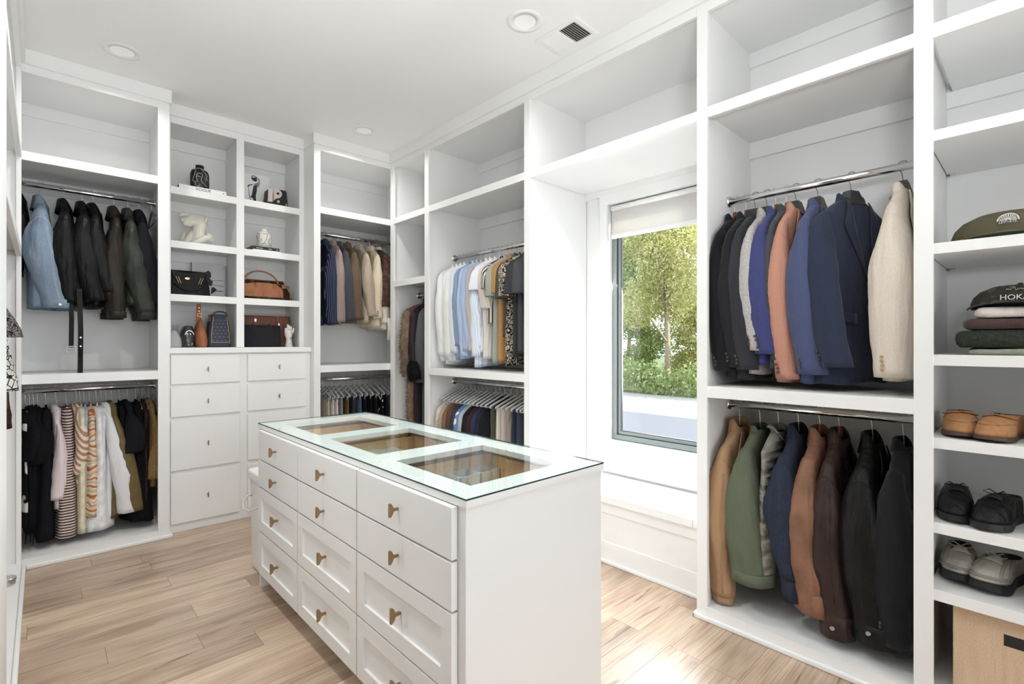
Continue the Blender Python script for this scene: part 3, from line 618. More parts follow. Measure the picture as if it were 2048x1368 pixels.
    if kind == 'knit':
        n = tex('ShaderNodeTexNoise', 130, Detail=2.0); L.new(ramp(nt, n.outputs['Fac'], [(.35, d), (.65, l)]), p.inputs['Base Color']); bump(nt, p, n.outputs['Fac'], .5, .006)
    else:
        mxv = nd(nt, 'ShaderNodeMath', operation='MULTIPLY_ADD'); L.new(fold, mxv.inputs[0]); mxv.inputs[1].default_value = 1.0
        if kind == 'leather':
            g2 = tex('ShaderNodeTexNoise', 330, Detail=2.0); mm = nd(nt, 'ShaderNodeMath', operation='MULTIPLY'); L.new(g2.outputs['Fac'], mm.inputs[0]); mm.inputs[1].default_value = .06; L.new(mm.outputs[0], mxv.inputs[2])
        bump(nt, p, mxv.outputs[0], .8 if kind == 'leather' else .65, .025)
    MATS[name] = m; return m
def fb(col, kind='wool', col2=None, scale=1.0): return fabric('fabric_%s_%s_%s_%s' % (kind, col.strip('#'), (col2 or '').strip('#'), scale), col, kind, col2, scale)
# ================================================================== hangers and garments
# garment frame: x = out of the closet (towards the room), y = towards the garment's front (along the rod), z = up, origin at the rod axis
def noisegrid(P, f, seed):
    return np.array([[mnoise.noise(Vector((p[0]*f[0]+seed*3.7, p[1]*f[1]+seed*1.3, p[2]*f[2]+seed*.9))) for p in r] for r in P])
def build_np(name, rings, mat, parent, cap0=False, cap1=True):
    b = MB(); b.loft(rings, cap0, cap1); return b.build(name, mat, parent, smooth=True)
def make_hanger(label, loc, rz, W, style, ht=-.062, hs=.08):
    t = thing('clothes_hanger', label, 'hanger', loc, rz)
    zb = ht+.012 if style != 'suit' else ht+.062
    hook = [(0, 0, min(zb, -.03)), (0, -.004, -.026)]+[(0, -.0195*math.cos(q)*1.05, .003+.0205*math.sin(q)) for q in np.linspace(-1.1, PI-.1, 9)]
    b = MB(); b.tube([(0, 0, min(zb, -.03)-.02)]+hook, .0017, 6); b.build('hook', BLKSTEEL if style == 'suit' else STEEL, t, smooth=True)
    hw = W/2-(.065 if style in ('suit', 'wood') else .045); b = MB(); zf = lambda a: ht-hs*a**1.05
    if style in ('suit', 'wood'):
        rings = []
        for f in np.linspace(-1, 1, 25):
            a = abs(f); x = f*hw; th = .010+.012*a**3; hh = .011+.010*(1-a)**2
            rings.append([(x, th*math.cos(q), zf(a)-.02+hh*math.sin(q)) for q in np.linspace(0, 2*PI, 13)[:-1]])
        b.loft(rings, True, True)
        if style == 'suit':      # broad squared neck block
            b.loft([[(-.026,-.017,ht+.056),(.026,-.017,ht+.056),(.026,.017,ht+.056),(-.026,.017,ht+.056)], [(-.05,-.033,ht-.008),(.05,-.033,ht-.008),(.05,.033,ht-.008),(-.05,.033,ht-.008)]], True, True)
        else:
            b.loft([[(k*math.cos(q), .009*math.sin(q), z) for q in np.linspace(0, 2*PI, 13)[:-1]] for k, z in ((.006, ht+.062), (.014, ht+.056), (.022, ht+.03), (.05, ht-.015))], True, True)
        b.build('shoulders', BLACKP if style == 'suit' else WOODH, t, smooth=(style == 'wood'))
    elif style in ('slim', 'slimdark', 'wire', 'clip'):
        m = {'slim': GREYP, 'slimdark': DKGREYP, 'wire': STEEL, 'clip': GREYP}[style]; r = {'slim': .0062, 'slimdark': .0062, 'wire': .0022, 'clip': .0052}[style]
        if hs > .075 and ht > -.07: hw = W/2-.012
        up = [(f*hw, 0, zf(abs(f))) for f in np.linspace(-1, 1, 15)]; up = [(up[0][0]*.99, 0, up[0][2]-.012)]+up+[(up[-1][0]*.99, 0, up[-1][2]-.012)]
        b.tube(up, r, 8, flat=1.5 if r > .004 else None); b.tube([up[0], (0, 0, up[0][2]-.003), up[-1]], r*.7, 6); b.build('shoulders', m, t, smooth=True)
        if style == 'clip':
            for s in (-1, 1): MB().box(s*hw*.72-.014, s*hw*.72+.014, -.008, .008, up[0][2]-.036, up[0][2]+.006).build('clip', STEEL, t, bevel=.002)
    return t
BLKSTEEL = plain('dark_steel', (.16,.16,.16), .3, 1.0); WOODH = plain('hanger_wood', '#6b3d25', .35, var=.15, bscale=18, coat=.3); DKGREYP = plain('dark_grey_plastic', (.13,.13,.135), .5)
HORN = plain('button_horn', '#4a4742', .3); PEARL = plain('button_pearl', '#d9d4c8', .25)
def torso(parent, W, L, T, mat, seed, top=-.085, hem=1.0, flare=1.0, amp=.006, n=44, neck=.062, slope=.06, lean=0., name='body', skew=0., neckd=.04, asym=0.):
    M = 26; ss = np.concatenate([np.linspace(0, slope, 6), np.linspace(slope, L, M-6+1)[1:]]); th = np.linspace(0, 2*PI, n, endpoint=False); rings = []
    for s in ss:
        k = min(1, s/slope); hw = neck+(W/2-neck)*k**.85
        if s > slope: q = (s-slope)/(L-slope); hw = W/2*(1-.035*math.sin(min(1, q*3)*PI)+ (hem-1)*smoothstep(.3, 1, q))
        hs_ = max(.024, T*.30); ht = .026+(hs_-.026)*k if s <= slope else hs_+(T/2-hs_)*float(smoothstep(slope, .34, s))
        ht *= 1+(flare-1)*float(smoothstep(.35*L, L, s))
        c_, s_ = np.cos(th), np.sin(th); e = .8
        x = np.sign(c_)*np.abs(c_)**e*hw; y = np.sign(s_)*np.abs(s_)**(e)*ht
        rings.append(np.stack([x+skew*max(0, s-slope), y+lean*max(0, s-slope)+asym*x*max(0, s-slope), np.full(n, top-s)], 1))
    P = np.array(rings); nz = noisegrid(P, (9, 26, 2.6), seed)*.75+noisegrid(P, (22, 50, 7), seed+5)*.25
    w = smoothstep(.02, .22, -P[:, 0, 2]+top).reshape(-1, 1)
    ctr = P.mean(1, keepdims=True); nd_ = P-ctr; nd_[..., 2] = 0; nd_[..., 1] *= 3; nd_ /= np.linalg.norm(nd_, axis=2, keepdims=True)+1e-6
    P = P+nd_*(nz*amp*2.2*w)[..., None]
    P[-1, :, 2] += noisegrid(P[-1:], (7, 7, 1), seed+9)[0]*.012
    last = P[-1].copy(); c = last.mean(0); ins = c+(last-c)*[.93, .86, 1]; ins[:, 2] += .012
    P = np.concatenate([P, ins[None]], 0)
    return build_np(name, P, mat, parent), (W, L, T, top, slope, flare)
def sleeve(parent, side, W, Ls, mat, seed, top=-.085, slope=.06, r0=(.058, .062), r1=(.042, .046), swing=0., out=0., bulge=.012, bend=.02, amp=.006, n=28, name='sleeve', M=24, inset=.028, twist=0.):
    ts = np.concatenate([np.array([0, .012, .03, .06, .1]), np.linspace(.14, 1, M-5)]); rings = []; th = np.linspace(0, 2*PI, n, endpoint=False)
    for t in ts:
        d_ = t*Ls; f = max(0, 1-(1-min(1, d_/.09))**2)**.5; fb_ = (.30*max(0, 1-(1-min(1, d_/.035))**2)**.5+.70*float(smoothstep(-.04, .30, d_))-.022) if Ls > .4 else max(0, 1-(1-min(1, d_/.15))**2)**.6
        g = float(smoothstep(.35, 1, t))
        ra = (r0[0]+(r1[0]-r0[0])*g)*f+.002; rb = (r0[1]+(r1[1]-r0[1])*g)*max(0, fb_)+.002
        cx_ = side*(W/2-inset-.035*(1-max(0, fb_))+out*t**1.4+bulge*math.sin(PI*min(1, t*1.05))); cy_ = swing*t**1.3+bend*math.sin(PI*t); cz_ = top-slope*.80-Ls*t
        x = np.cos(th)*ra; y = np.sin(th)*rb; a = twist*t
        rings.append(np.stack([cx_+x*math.cos(a)-y*math.sin(a), cy_+x*math.sin(a)+y*math.cos(a), np.full(n, cz_)], 1))
    P = np.array(rings); nz = noisegrid(P, (26, 26, 4.5), seed)*.6+noisegrid(P, (30, 30, 16), seed+3)*.4
    ctr = P.mean(1, keepdims=True); d = P-ctr; d[..., 2] = 0; d /= np.linalg.norm(d, axis=2, keepdims=True)+1e-6
    P = P+d*(nz*amp*2*np.minimum(1, ts*6).reshape(-1, 1))[..., None]
    last = P[-1].copy(); c = last.mean(0); ins = c+(last-c)*.84; P = np.concatenate([P, ins[None]+[0, 0, .003], ins[None]+[0, 0, .03]], 0)
    o = build_np(name, P, mat, parent); return o, P
def collar(parent, mat, kind='suit', top=-.085, neck=.062, neckd=.028, h=.045, drop=.05, seed=0):
    """band standing round the back of the neck and falling over; open towards +y"""
    n = 30; A = np.linspace(-1.0, 1.0, n)*(PI*.88); rings = []; e = 1 if kind != 'jacket' else 1.6
    for a in A:
        x = math.sin(a)*(neck+.004); y = -math.cos(a)*(neckd+.004); fr = abs(a)/(PI*.88); op = float(smoothstep(.5, 1, fr)); nx, ny = math.sin(a)*e, -math.cos(a)*e
        hh = h*(1-.35*op); dr = drop*(1+.45*op) if kind != 'stand' else .002
        z = top-.014-.045*op
        rings.append([(x*(1+.05*op), y, z-.01), (x*.97, y*.92, z+hh*.8), (x+nx*.002, y+ny*.001, z+hh), (x+nx*.009, y+ny*.005, z+hh*.92), (x+nx*.014, y+ny*.008, z+hh*.9-dr*.5), (x+nx*.02, y+ny*.013, z+hh*.9-dr), (x+nx*.014, y+ny*.008, z+hh*.86-dr)])
    b = MB(); b.loft(rings, closed=False); o = b.build('collar', mat, parent, smooth=True)
    md = o.modifiers.new('thick', 'SOLIDIFY'); md.thickness = .003; return o
def front_y(S, x, z, off=.004):
    W, L, T, top, slope, flare = S; s = max(.001, top-z); k = min(1, s/slope); hw = .062+(W/2-.062)*k**.85
    hs_ = max(.024, T*.30); ht = .026+(hs_-.026)*k if s <= slope else hs_+(T/2-hs_)*float(smoothstep(slope, .34, s)); ht *= 1+(flare-1)*float(smoothstep(.35*L, L, s))
    q = min(.999, abs(x)/hw); return ht*(1-q**2.5)**.4+off
def surf_strip(parent, S, mat, name, left, right, off=.006, n=14, yfix=0.):
    """cloth strip on the garment front; left/right = functions z-> via list of (x,z) pairs"""
    b = MB(); l = np.array(left); r = np.array(right); vs = []
    for i in range(n):
        f = i/(n-1); a = np.array([np.interp(f, np.linspace(0, 1, len(l)), l[:, k]) for k in (0, 1)]); c = np.array([np.interp(f, np.linspace(0, 1, len(r)), r[:, k]) for k in (0, 1)])
        row = [a+(c-a)*g for g in np.linspace(0, 1, 5)]; vs += [(p[0], front_y(S, p[0], p[1], off)+yfix, p[1]) for p in row]
    fs = [(i*5+j, i*5+j+1, (i+1)*5+j+1, (i+1)*5+j) for i in range(n-1) for j in range(4)]
    b.add(vs, fs); o = b.build(name, mat, parent, smooth=True); md = o.modifiers.new('thick', 'SOLIDIFY'); md.thickness = .004; md.offset = 0; return o
def disc(parent, p, nrm, r, mat, name='button', h=.003):
    nrm = Vector(nrm).normalized(); p = Vector(p); b = MB(); b.tube([p-nrm*.001, p+nrm*h], r, 10); return b.build(name, mat, parent, smooth=False)
def cuff_buttons(parent, P, k, mat, r=.0068, t0=.93, sp=.017, ang=.35, Ls=.6):
    n = P.shape[1]
    for i in range(k):
        t = t0-i*sp/Ls; row = P[int(round(t*(len(P)-3)))]; nxt = P[min(len(P)-3, int(round(t*(len(P)-3)))+1)]
        j = int((ang/(2*PI))*n) % n; p = row[j].copy(); p[2] = P[-3][j][2]+.03+i*sp; c = row.mean(0); d = p-c; d[2] = 0; disc(parent, p-d*.02, d, r, mat)
def fur_tufts(parent, rings, mat, n, length, seed, name='fur'):
    """loose hairs over a lofted surface: uncountable, one part"""
    P = np.array(rings); r = np.random.RandomState(seed); M, N = P.shape[:2]; i = r.randint(0, M-1, n); j = r.randint(0, N, n); a = r.rand(n, 1); b_ = r.rand(n, 1)
    p = P[i, j]*(1-a)*(1-b_)+P[i, (j+1) % N]*a*(1-b_)+P[i+1, j]*(1-a)*b_+P[i+1, (j+1) % N]*a*b_
    c = P[i].mean(1); d = p-c; d[:, 2] = 0; d /= np.linalg.norm(d, axis=1, keepdims=True)+1e-6
    d = d+r.normal(size=(n, 3))*.35; d[:, 2] -= .55; d /= np.linalg.norm(d, axis=1, keepdims=True); s = np.cross(d, r.normal(size=(n, 3))); s /= np.linalg.norm(s, axis=1, keepdims=True)
    ln = length*r.uniform(.6, 1.3, (n, 1)); w = .0022
    V = np.stack([p-s*w, p+s*w, p+d*ln], 1).reshape(-1, 3)
    me = bpy.data.meshes.new(name); me.from_pydata(V.tolist(), [], np.arange(3*n).reshape(-1, 3).tolist()); me.materials.append(mat)
    o = bpy.data.objects.new(name, me); C.objects.link(o); o.parent = parent; o['kind'] = 'stuff'; return o
HOOKTOP = .0
def garment(kind, label, cat, loc, rz, mat, W=.40, L=.70, T=.09, Ls=.60, hanger='slim', short=None, seed=0, group=None, yaw=0., swing=0., out=0., bend=.02, cuff=None, cmat=None, flare=1., hem=1., buttons=0, bmat=None, sl_r0=None, sl_r1=None, amp=.006, zoff=0., lapel=True, top=-.085, neck=.062, cuffh=.05, hang_label=None, lean=0., swing2=None, asym=0., slope=.06, name=None, extra=None, hang=None, seam=None):
    """kind: suit, shirt, tee, jacket, vest, top, dress, fur"""
    t = thing(name or {'suit': 'blazer', 'shirt': 'shirt', 'tee': 'short_sleeve_shirt', 'jacket': 'jacket', 'vest': 'vest', 'top': 'sleeveless_top', 'dress': 'dress', 'fur': 'fur_coat', 'coat': 'coat'}[kind], label, cat, loc, rz+yaw, group)
    if hanger: make_hanger(hang_label or ('%s hanger holding the %s' % ({'suit': 'broad black suit', 'wood': 'brown wooden', 'slim': 'slim grey', 'slimdark': 'dark slim', 'wire': 'thin silver', 'clip': 'grey clip'}[hanger], short or label.split(' with')[0].split(' on ')[0])), loc, rz+yaw, W, hanger, **(hang if hang is not None else dict(ht=top-.014, hs=slope)))
    r0 = sl_r0 or {'suit': (.056, .060), 'shirt': (.046, .05), 'tee': (.06, .055), 'jacket': (.062, .066), 'fur': (.07, .075), 'coat': (.062, .066)}.get(kind, (.05, .05))
    r1 = sl_r1 or {'suit': (.044, .050), 'shirt': (.034, .042), 'tee': (.058, .056), 'jacket': (.046, .054), 'fur': (.06, .066), 'coat': (.05, .058)}.get(kind, (.04, .04))
    bo, S = torso(t, W-(.04 if kind not in ('top', 'dress', 'vest') else 0), L, T, mat, seed, top=top, hem=hem, flare=flare, amp=amp, neck=neck, lean=lean, asym=asym, slope=slope)
    cm = cmat or mat
    if kind not in ('top', 'dress', 'vest'):
        for side in (1, -1):
            so, P = sleeve(t, side, W, Ls, mat, seed+side*2+7, top=top, slope=slope, r0=r0, r1=r1, swing=swing if side == 1 else (swing2 if swing2 is not None else swing), out=out if side == 1 else 0, bend=bend, amp=amp)
            if cuff == 'rib' or cuff == 'fold':
                q = P[-3]; c = q.mean(0); k = .9 if cuff == 'rib' else 1.05; e = cuffh
                rg = [c+(q-c)*k+[0, 0, .012], c+(q-c)*k*1.03+[0, 0, -.01 if cuff == 'rib' else .0], c+(q-c)*k*.98+[0, 0, -e if cuff == 'rib' else -.006], c+(q-c)*k*.8+[0, 0, (-e if cuff == 'rib' else -.006)], c+(q-c)*k*.8+[0, 0, (-e if cuff == 'rib' else -.006)+.02]]
                if cuff == 'fold': rg = [c+(q-c)*1.01+[0, 0, e]]+rg[0:0]+[c+(q-c)*1.08+[0, 0, e-.004], c+(q-c)*1.07+[0, 0, -.004], c+(q-c)*.86+[0, 0, -.005], c+(q-c)*.84+[0, 0, .03]]
                build_np('cuff', rg, cm, so)
            if side == 1 and kind in ('suit', 'jacket', 'coat') or (side == 1 and 'overshirt' in label):
                def on_sl(a, tt):
                    r_ = tt*(len(P)-3); i0 = int(r_); q_ = (a % (2*PI))/(2*PI)*P.shape[1]; j0 = int(q_); w_ = r_-i0; v_ = q_-j0; n_ = P.shape[1]
                    A_ = P[i0][j0 % n_]*(1-v_)+P[i0][(j0+1) % n_]*v_; B_ = P[i0+1][j0 % n_]*(1-v_)+P[i0+1][(j0+1) % n_]*v_; return Vector(A_*(1-w_)+B_*w_)
                b = MB(); b.tube([on_sl(a, .17+.13*(a/1.5)**2) for a in np.linspace(-1.6, 1.6, 19)], .0016 if kind == 'suit' else .0022, 5); b.build('armhole_seam', seam or mat, so, smooth=True)
                if kind == 'jacket':
                    for da in (0, .10):
                        b = MB(); b.tube([on_sl(.55+da-.25*tt, tt) for tt in np.linspace(.26, .97, 16)], .0015, 5); b.build('sleeve_seam', seam or mat, so, smooth=True)
            if buttons and side == 1: cuff_buttons(so, P, buttons, bmat or HORN, ang=buttons_ang(kind), Ls=Ls)
            if kind == 'fur': fur_tufts(so, P[:-3], mat, 2600, .03, seed+side)
    if kind == 'fur':
        me = np.array([v.co[:] for v in bo.data.vertices]).reshape(-1, 44, 3); fur_tufts(bo, me[:-2], mat, 4200, .03, seed+31)
    if kind == 'suit':
        collar(t, cm, 'suit', top=top, neck=neck)
        for s in (-1, 1): surf_strip(t, S, cm, 'lapel', [(s*.062, top-.01), (s*.05, top-.1), (s*.02, top-.34)], [(s*.066, top-.01), (s*.108, top-.12), (s*.022, top-.345)], .010)
        for z in (top-.37, top-.47): disc(t, (.0, front_y(S, 0, z, .006), z), (0, 1, 0), .009, bmat or HORN)
        for s in (-1, 1): surf_strip(t, S, cm, 'pocket_flap', [(s*.07, top-.5), (s*.07, top-.545)], [(s*.15, top-.49), (s*.15, top-.535)], .007, 4)
    elif kind in ('shirt', 'tee'):
        collar(t, cm, 'shirt', top=top, neck=neck, h=.036, drop=.045)
        surf_strip(t, S, cm, 'placket', [(-.014, top-.05), (-.014, top-L+.01)], [(.014, top-.05), (.014, top-L+.01)], .004)
        for i in range(5): z = top-.09-i*.1; disc(t, (0, front_y(S, 0, z, .006), z), (0, 1, 0), .005, PEARL)
    elif kind in ('jacket', 'coat'):
        collar(t, cm, 'jacket', top=top, neck=neck, h=.056, drop=.082)
        if lapel:
            for s in (-1, 1): surf_strip(t, S, cm, 'lapel', [(s*.06, top-.02), (s*.04, top-.12), (s*.012, top-.3)], [(s*.064, top-.02), (s*.115, top-.13), (s*.016, top-.305)], .010)
        surf_strip(t, S, STEEL if lapel else cm, 'front_closure', [(-.005, top-.12), (-.005, top-L+.015)], [(.005, top-.12), (.005, top-L+.015)], .005)
    elif kind == 'vest':
        collar(t, cm, 'stand', top=top, neck=neck, h=.04)
    elif kind in ('top', 'dress'):
        for s in (-1, 1):
            b = MB(); b.tube([(s*neck, 0, top-.03), (s*neck*.95, 0, top+.005), (s*neck*.6, 0, top+.018)], .006, 6); b.build('strap', cm, t, smooth=True)
    if extra: extra(t, S)
    return t
def buttons_ang(kind): return -.45
def trousers(label, loc, rz, mat, w=.36, L=.62, T=.03, hanger='slim', short=None, seed=0, cat='trousers', group=None, fold=True, name='trousers', top=-.15, yaw=0.):
    """folded over the hanger bar (fold) or clipped at the waist"""
    t = thing(name, label, cat, loc, rz+yaw, group)
    make_hanger('%s hanger holding the %s' % ({'slim': 'slim grey', 'clip': 'grey clip', 'wood': 'brown wooden'}[hanger], short or label.split(' on ')[0].split(' with')[0].split(' under')[0]), loc, rz+yaw, .40, hanger)
    M, n = 18, 36; th = np.linspace(0, 2*PI, n, endpoint=False); rings = []
    for i in range(M):
        f = i/(M-1); ht = T*(.25+.75*min(1, f*5))*(1+.25*f) if fold else T*(.35+.65*f); hw = w/2*(1+(.02 if fold else .16)*f)
        c_, s_ = np.cos(th), np.sin(th)
        rings.append(np.stack([np.sign(c_)*np.abs(c_)**.6*hw, np.sign(s_)*np.abs(s_)**.7*ht/2, np.full(n, top+.006-L*f)], 1))
    P = np.array(rings); nz = noisegrid(P, (16, 30, 3), seed); d = P-P.mean(1, keepdims=True); d[..., 2] = 0; d[..., 1] *= 4; d /= np.linalg.norm(d, axis=2, keepdims=True)+1e-6
    P = P+d*(nz*.012*np.linspace(.1, 1, M).reshape(-1, 1))[..., None]; P[-1, :, 2] += noisegrid(P[-1:], (10, 10, 1), seed+2)[0]*.012
    build_np('legs' if fold else 'cloth', P, mat, t, True, True)
    if not fold:
        rg = [[(p[0]*1.015, p[1]*1.25, top+.008) for p in P[0]], [(p[0]*1.02, p[1]*1.3, top-.028) for p in P[0]]]; b = MB(); b.loft(rg, True, False); b.build('waistband', mat, t, smooth=False)
    return t
# ================================================================== hanging clothes
RW, BW = PI, -PI/2
def ey(u, v=400, X=ROD): return onX(u, v, X).y
def ax(u, v=400, Y=4.38): return onY(u, v, Y).x
# ---- blazers, upper rod right of the window
ZT = 2.06
BL = '#1d1d20'
SUITS = [
 (1470, 'black velvet blazer at the left end of the blazer rod', fb('#17171a'), 'wood', .70, .76, 'black velvet blazer', {}),
 (1493, 'black wool blazer second from the left on the blazer rod', fb('#202024'), 'wood', .68, .79, 'second black blazer', {}),
 (1511, 'charcoal wool blazer between the black and light grey blazers', fb('#2e2f35'), 'suit', .69, .80, 'charcoal blazer', {}),
 (1534, 'light grey tweed blazer between charcoal and blue-violet blazers', fb('#aaa6a2', 'tweed'), 'suit', .60, .77, 'light grey tweed blazer', {}),
 (1553, 'blue-violet blazer with four dark cuff buttons', fb('#3b4074'), 'wood', .615, .73, 'blue-violet blazer', dict(buttons=4, sl_r0=(.06, .066), sl_r1=(.05, .06))),
 (1574, 'dark grey blazer squeezed between blue-violet and salmon blazers', fb('#3f4348'), 'wood', .64, .74, 'dark grey blazer', dict(sl_r0=(.05, .04), sl_r1=(.04, .036), T=.07)),
 (1592, 'salmon pink linen blazer in the middle of the blazer rod', fb('#b98069', 'cotton'), 'suit', .725, .80, 'salmon blazer', dict(buttons=3, sl_r0=(.052, .05), sl_r1=(.042, .046), swing=.02)),
 (1636, 'medium blue blazer left of the navy blazer', fb('#454e72'), 'suit', .70, .80, 'medium blue blazer', dict(buttons=3, T=.1, sl_r0=(.06, .07), sl_r1=(.05, .06))),
 (1702, 'navy two-button blazer turned to show its front and lapel', fb('#2a3247'), 'suit', .665, .80, 'navy blazer', dict(buttons=3, yaw=-.40, T=.14, sl_r0=(.062, .075), sl_r1=(.05, .062), swing=.07, W=.42)),
 (1806, 'cream blazer at the right end of the blazer rod', fb('#d3c6b6', 'cotton'), 'suit', .70, .775, 'cream blazer', dict(buttons=4, bmat=plain('button_tan', '#b39a78', .3), T=.11, sl_r0=(.06, .075), sl_r1=(.05, .066), swing=.0, bend=-.008)),
]
for i, (u, lb, m, hg, Ls, L, sh_, kw) in enumerate(SUITS):
    a = dict(T=.085, W=.405, top=-.105, slope=.075, amp=.005, bend=-.022, swing=.03); a.update(kw)
    if 'buttons' not in a: a['buttons'] = 3
    garment('suit', lb, 'blazer', (ROD, ey(u), ZT), RW, m, L=L, Ls=Ls, hanger=hg, short=sh_, seed=10+i, group='blazers on the upper rod', **a)
# ---- jackets, lower rod right of the window
ZL = 1.015
def snap(t, p, n, r=.009, mat=None): disc(t, p, n, r, mat or STEEL, 'snap', .004)
JK = [
 (1480, 'jacket', 'tan cotton zip jacket at the left end of the lower rod', fb('#a67f58', 'cotton'), 'slimdark', .735, .66, 'tan jacket', dict(cuff='rib', cuffh=.035, T=.1, sl_r0=(.06, .07), sl_r1=(.045, .055), swing=-.01)),
 (1521, 'shirt', 'sage green overshirt with rolled cuffs', fb('#5c6450', 'cotton'), 'slimdark', .62, .68, 'sage overshirt', dict(T=.12, sl_r0=(.07, .085), sl_r1=(.075, .085), cuff='fold', amp=.009, cuffh=.05)),
 (1558, 'vest', 'pale grey quilted vest between the sage and navy jackets', fb('#8f8c80', 'quilt'), 'slimdark', .6, .66, 'quilted vest', dict(T=.08, W=.42)),
 (1598, 'jacket', 'navy suede bomber jacket with ribbed cuffs', fb('#2b3244', 'suede'), 'slimdark', .55, .64, 'navy bomber', dict(T=.12, sl_r0=(.07, .085), sl_r1=(.055, .06), cuff='rib', cuffh=.095, lapel=False)),
 (1641, 'jacket', 'tan brown leather jacket with broad stitched cuffs', fb('#8a5f45', 'leather'), 'wood', .665, .68, 'tan leather jacket', dict(T=.12, sl_r0=(.066, .08), sl_r1=(.055, .075), cuff='fold', cuffh=.09, lapel=False)),
 (1680, 'jacket', 'dark brown leather jacket with a silver cuff snap', fb('#3a2926', 'leather'), 'wood', .73, .66, 'dark brown leather jacket', dict(T=.11, sl_r0=(.06, .068), sl_r1=(.05, .062), cuff='fold', cuffh=.09, lapel=False)),
 (1746, 'jacket', 'black leather jacket with snap cuffs beside the black wool coat', fb('#151515', 'leather'), 'slimdark', .70, .66, 'black leather jacket', dict(T=.14, sl_r0=(.066, .088), sl_r1=(.052, .08), cuff='fold', cuffh=.075, swing=.05)),
 (1808, 'suit', 'black wool coat at the right end of the lower rod', fb('#19191d'), 'slimdark', .68, .79, 'black wool coat', dict(T=.12, sl_r0=(.066, .075), sl_r1=(.055, .07), buttons=4, swing=-.01, bend=-.01)),
]
for i, (u, k, lb, m, hg, Ls, L, sh_, kw) in enumerate(JK):
    a = dict(T=.1, W=.405, top=-.107, slope=.08, amp=.008, bend=-.02, swing=.03); a.update(kw)
    t = garment(k, lb, 'vest' if k == 'vest' else ('coat' if 'coat' in lb and k == 'suit' else 'jacket'), (ROD, ey(u, 820), ZL), RW, m, L=L, Ls=Ls, hanger=hg, short=sh_, seed=40+i, group='jackets on the lower rod', name='overshirt' if 'overshirt' in lb else None, **a)
    if i in (5, 6): snap(t, (.405/2+.04, .03, -.115-.05-Ls+.045), (.9, .35, 0))
# ---- shirts left of the window, upper rod
WHT, DB = '#dcdde0', '#8fa3c0'
SH = [
 ('shirt', 'white dress shirt furthest left on the shirt rod', fb('#dfe0e1', 'cotton'), .70, .80),
 ('shirt', 'white dress shirt second from the left on the shirt rod', fb('#e3e2e0', 'cotton'), .72, .82),
 ('shirt', 'white linen shirt third from the left on the shirt rod', fb('#dcdcd8', 'cotton'), .70, .80),
 ('shirt', 'white shirt with a fine pale check', fb('#dde0e3', 'check', '#c3ccd6', 40), .68, .79),
 ('shirt', 'dusty blue shirt next to the checked white one', fb('#8397b4', 'cotton'), .62, .78),
 ('shirt', 'light blue dress shirt in the middle of the shirt rod', fb('#a9bddb', 'cotton'), .70, .77),
 ('shirt', 'sky blue shirt right of the light blue one', fb('#9cb3d3', 'cotton'), .66, .75),
 ('shirt', 'taupe grey shirt between two blue shirts', fb('#b4aba8', 'cotton'), .66, .74),
 ('shirt', 'pale blue striped shirt hanging low with a broad cuff', fb('#c3cfe2', 'vstripe', '#dfe6f1', 30), .70, .83),
 ('tee', 'white short-sleeved shirt in front of the blue shirts', fb('#e4e4ea', 'cotton'), .20, .72),
 ('shirt', 'beige long shirt with a pocket seam', fb('#cfc4ba', 'vstripe', '#dcd3ca', 45), .34, .77),
 ('tee', 'black and cream vertically striped short-sleeved shirt', fb('#d8d2c4', 'vstripe', '#35322f', 16), .20, .5),
 ('tee', 'sage green linen shirt with short sleeves', fb('#9aa093', 'cotton'), .26, .79),
 ('tee', 'mustard orange short-sleeved shirt', fb('#b07f3e', 'cotton'), .24, .79),
 ('tee', 'dark olive short-sleeved shirt beside the mustard one', fb('#4d4b42', 'cotton'), .28, .60),
 ('tee', 'black shirt with cream floral pattern', fb('#232025', 'floral', '#c9b99f'), .27, .80),
 ('tee', 'charcoal shirt right of the floral one', fb('#3a3a3e', 'cotton'), .26, .74),
 ('tee', 'dark grey shirt at the right end of the shirt rod', fb('#47484c', 'cotton'), .26, .72),
]
for i, (k, lb, m, Ls, L) in enumerate(SH):
    y = 3.41-i*.0545; r = random.Random(i)
    garment(k, lb, 'shirt', (ROD, y, ZT), RW, m, W=.40+r.uniform(-.02, .015), L=L, T=.07, Ls=Ls, hanger='slim', short=lb.split(' with')[0].split(' furthest')[0] if i else 'leftmost white shirt', seed=70+i, group='shirts on the upper rod', yaw=-.12+r.uniform(-.05, .05), swing=r.uniform(0, .05), amp=.007,
            sl_r0=(.05, .052) if k == 'shirt' else (.066, .05), sl_r1=(.036, .046) if k == 'shirt' else (.07, .052), out=.0 if k == 'shirt' else .02, flare=1.15)
# ---- lower rod left of the window
LW = [('tee', 'cream knit top at the left of the lower shirt rod', '#cfc6b8', 'knit'), ('tee', 'beige linen top on the lower shirt rod', '#a89683', 'cotton'), ('tee', 'tan brown suede top on the lower shirt rod', '#7d5c44', 'suede'), ('tee', 'brown corduroy shirt on the lower shirt rod', '#5a4436', 'cotton'), ('tee', 'dark grey-brown top next to the bright printed shirt', '#3f3b3e', 'cotton'),
      ('tee', 'white, blue and yellow printed shirt on the lower rod', '#e4e6e8', 'P'), ('tee', 'light grey sweatshirt right of the printed shirt', '#a9aaa9', 'cotton'), ('tee', 'black tee beside the light grey sweatshirt', '#1d2022', 'cotton'), ('tee', 'burgundy top on the lower shirt rod', '#3f2227', 'cotton'), ('tee', 'navy blue polo on the lower shirt rod', '#2c3350', 'cotton'), ('tee', 'dark navy knit polo on the lower shirt rod', '#23283a', 'knit'), ('tee', 'black collared shirt before the trousers', '#191a20', 'cotton')]
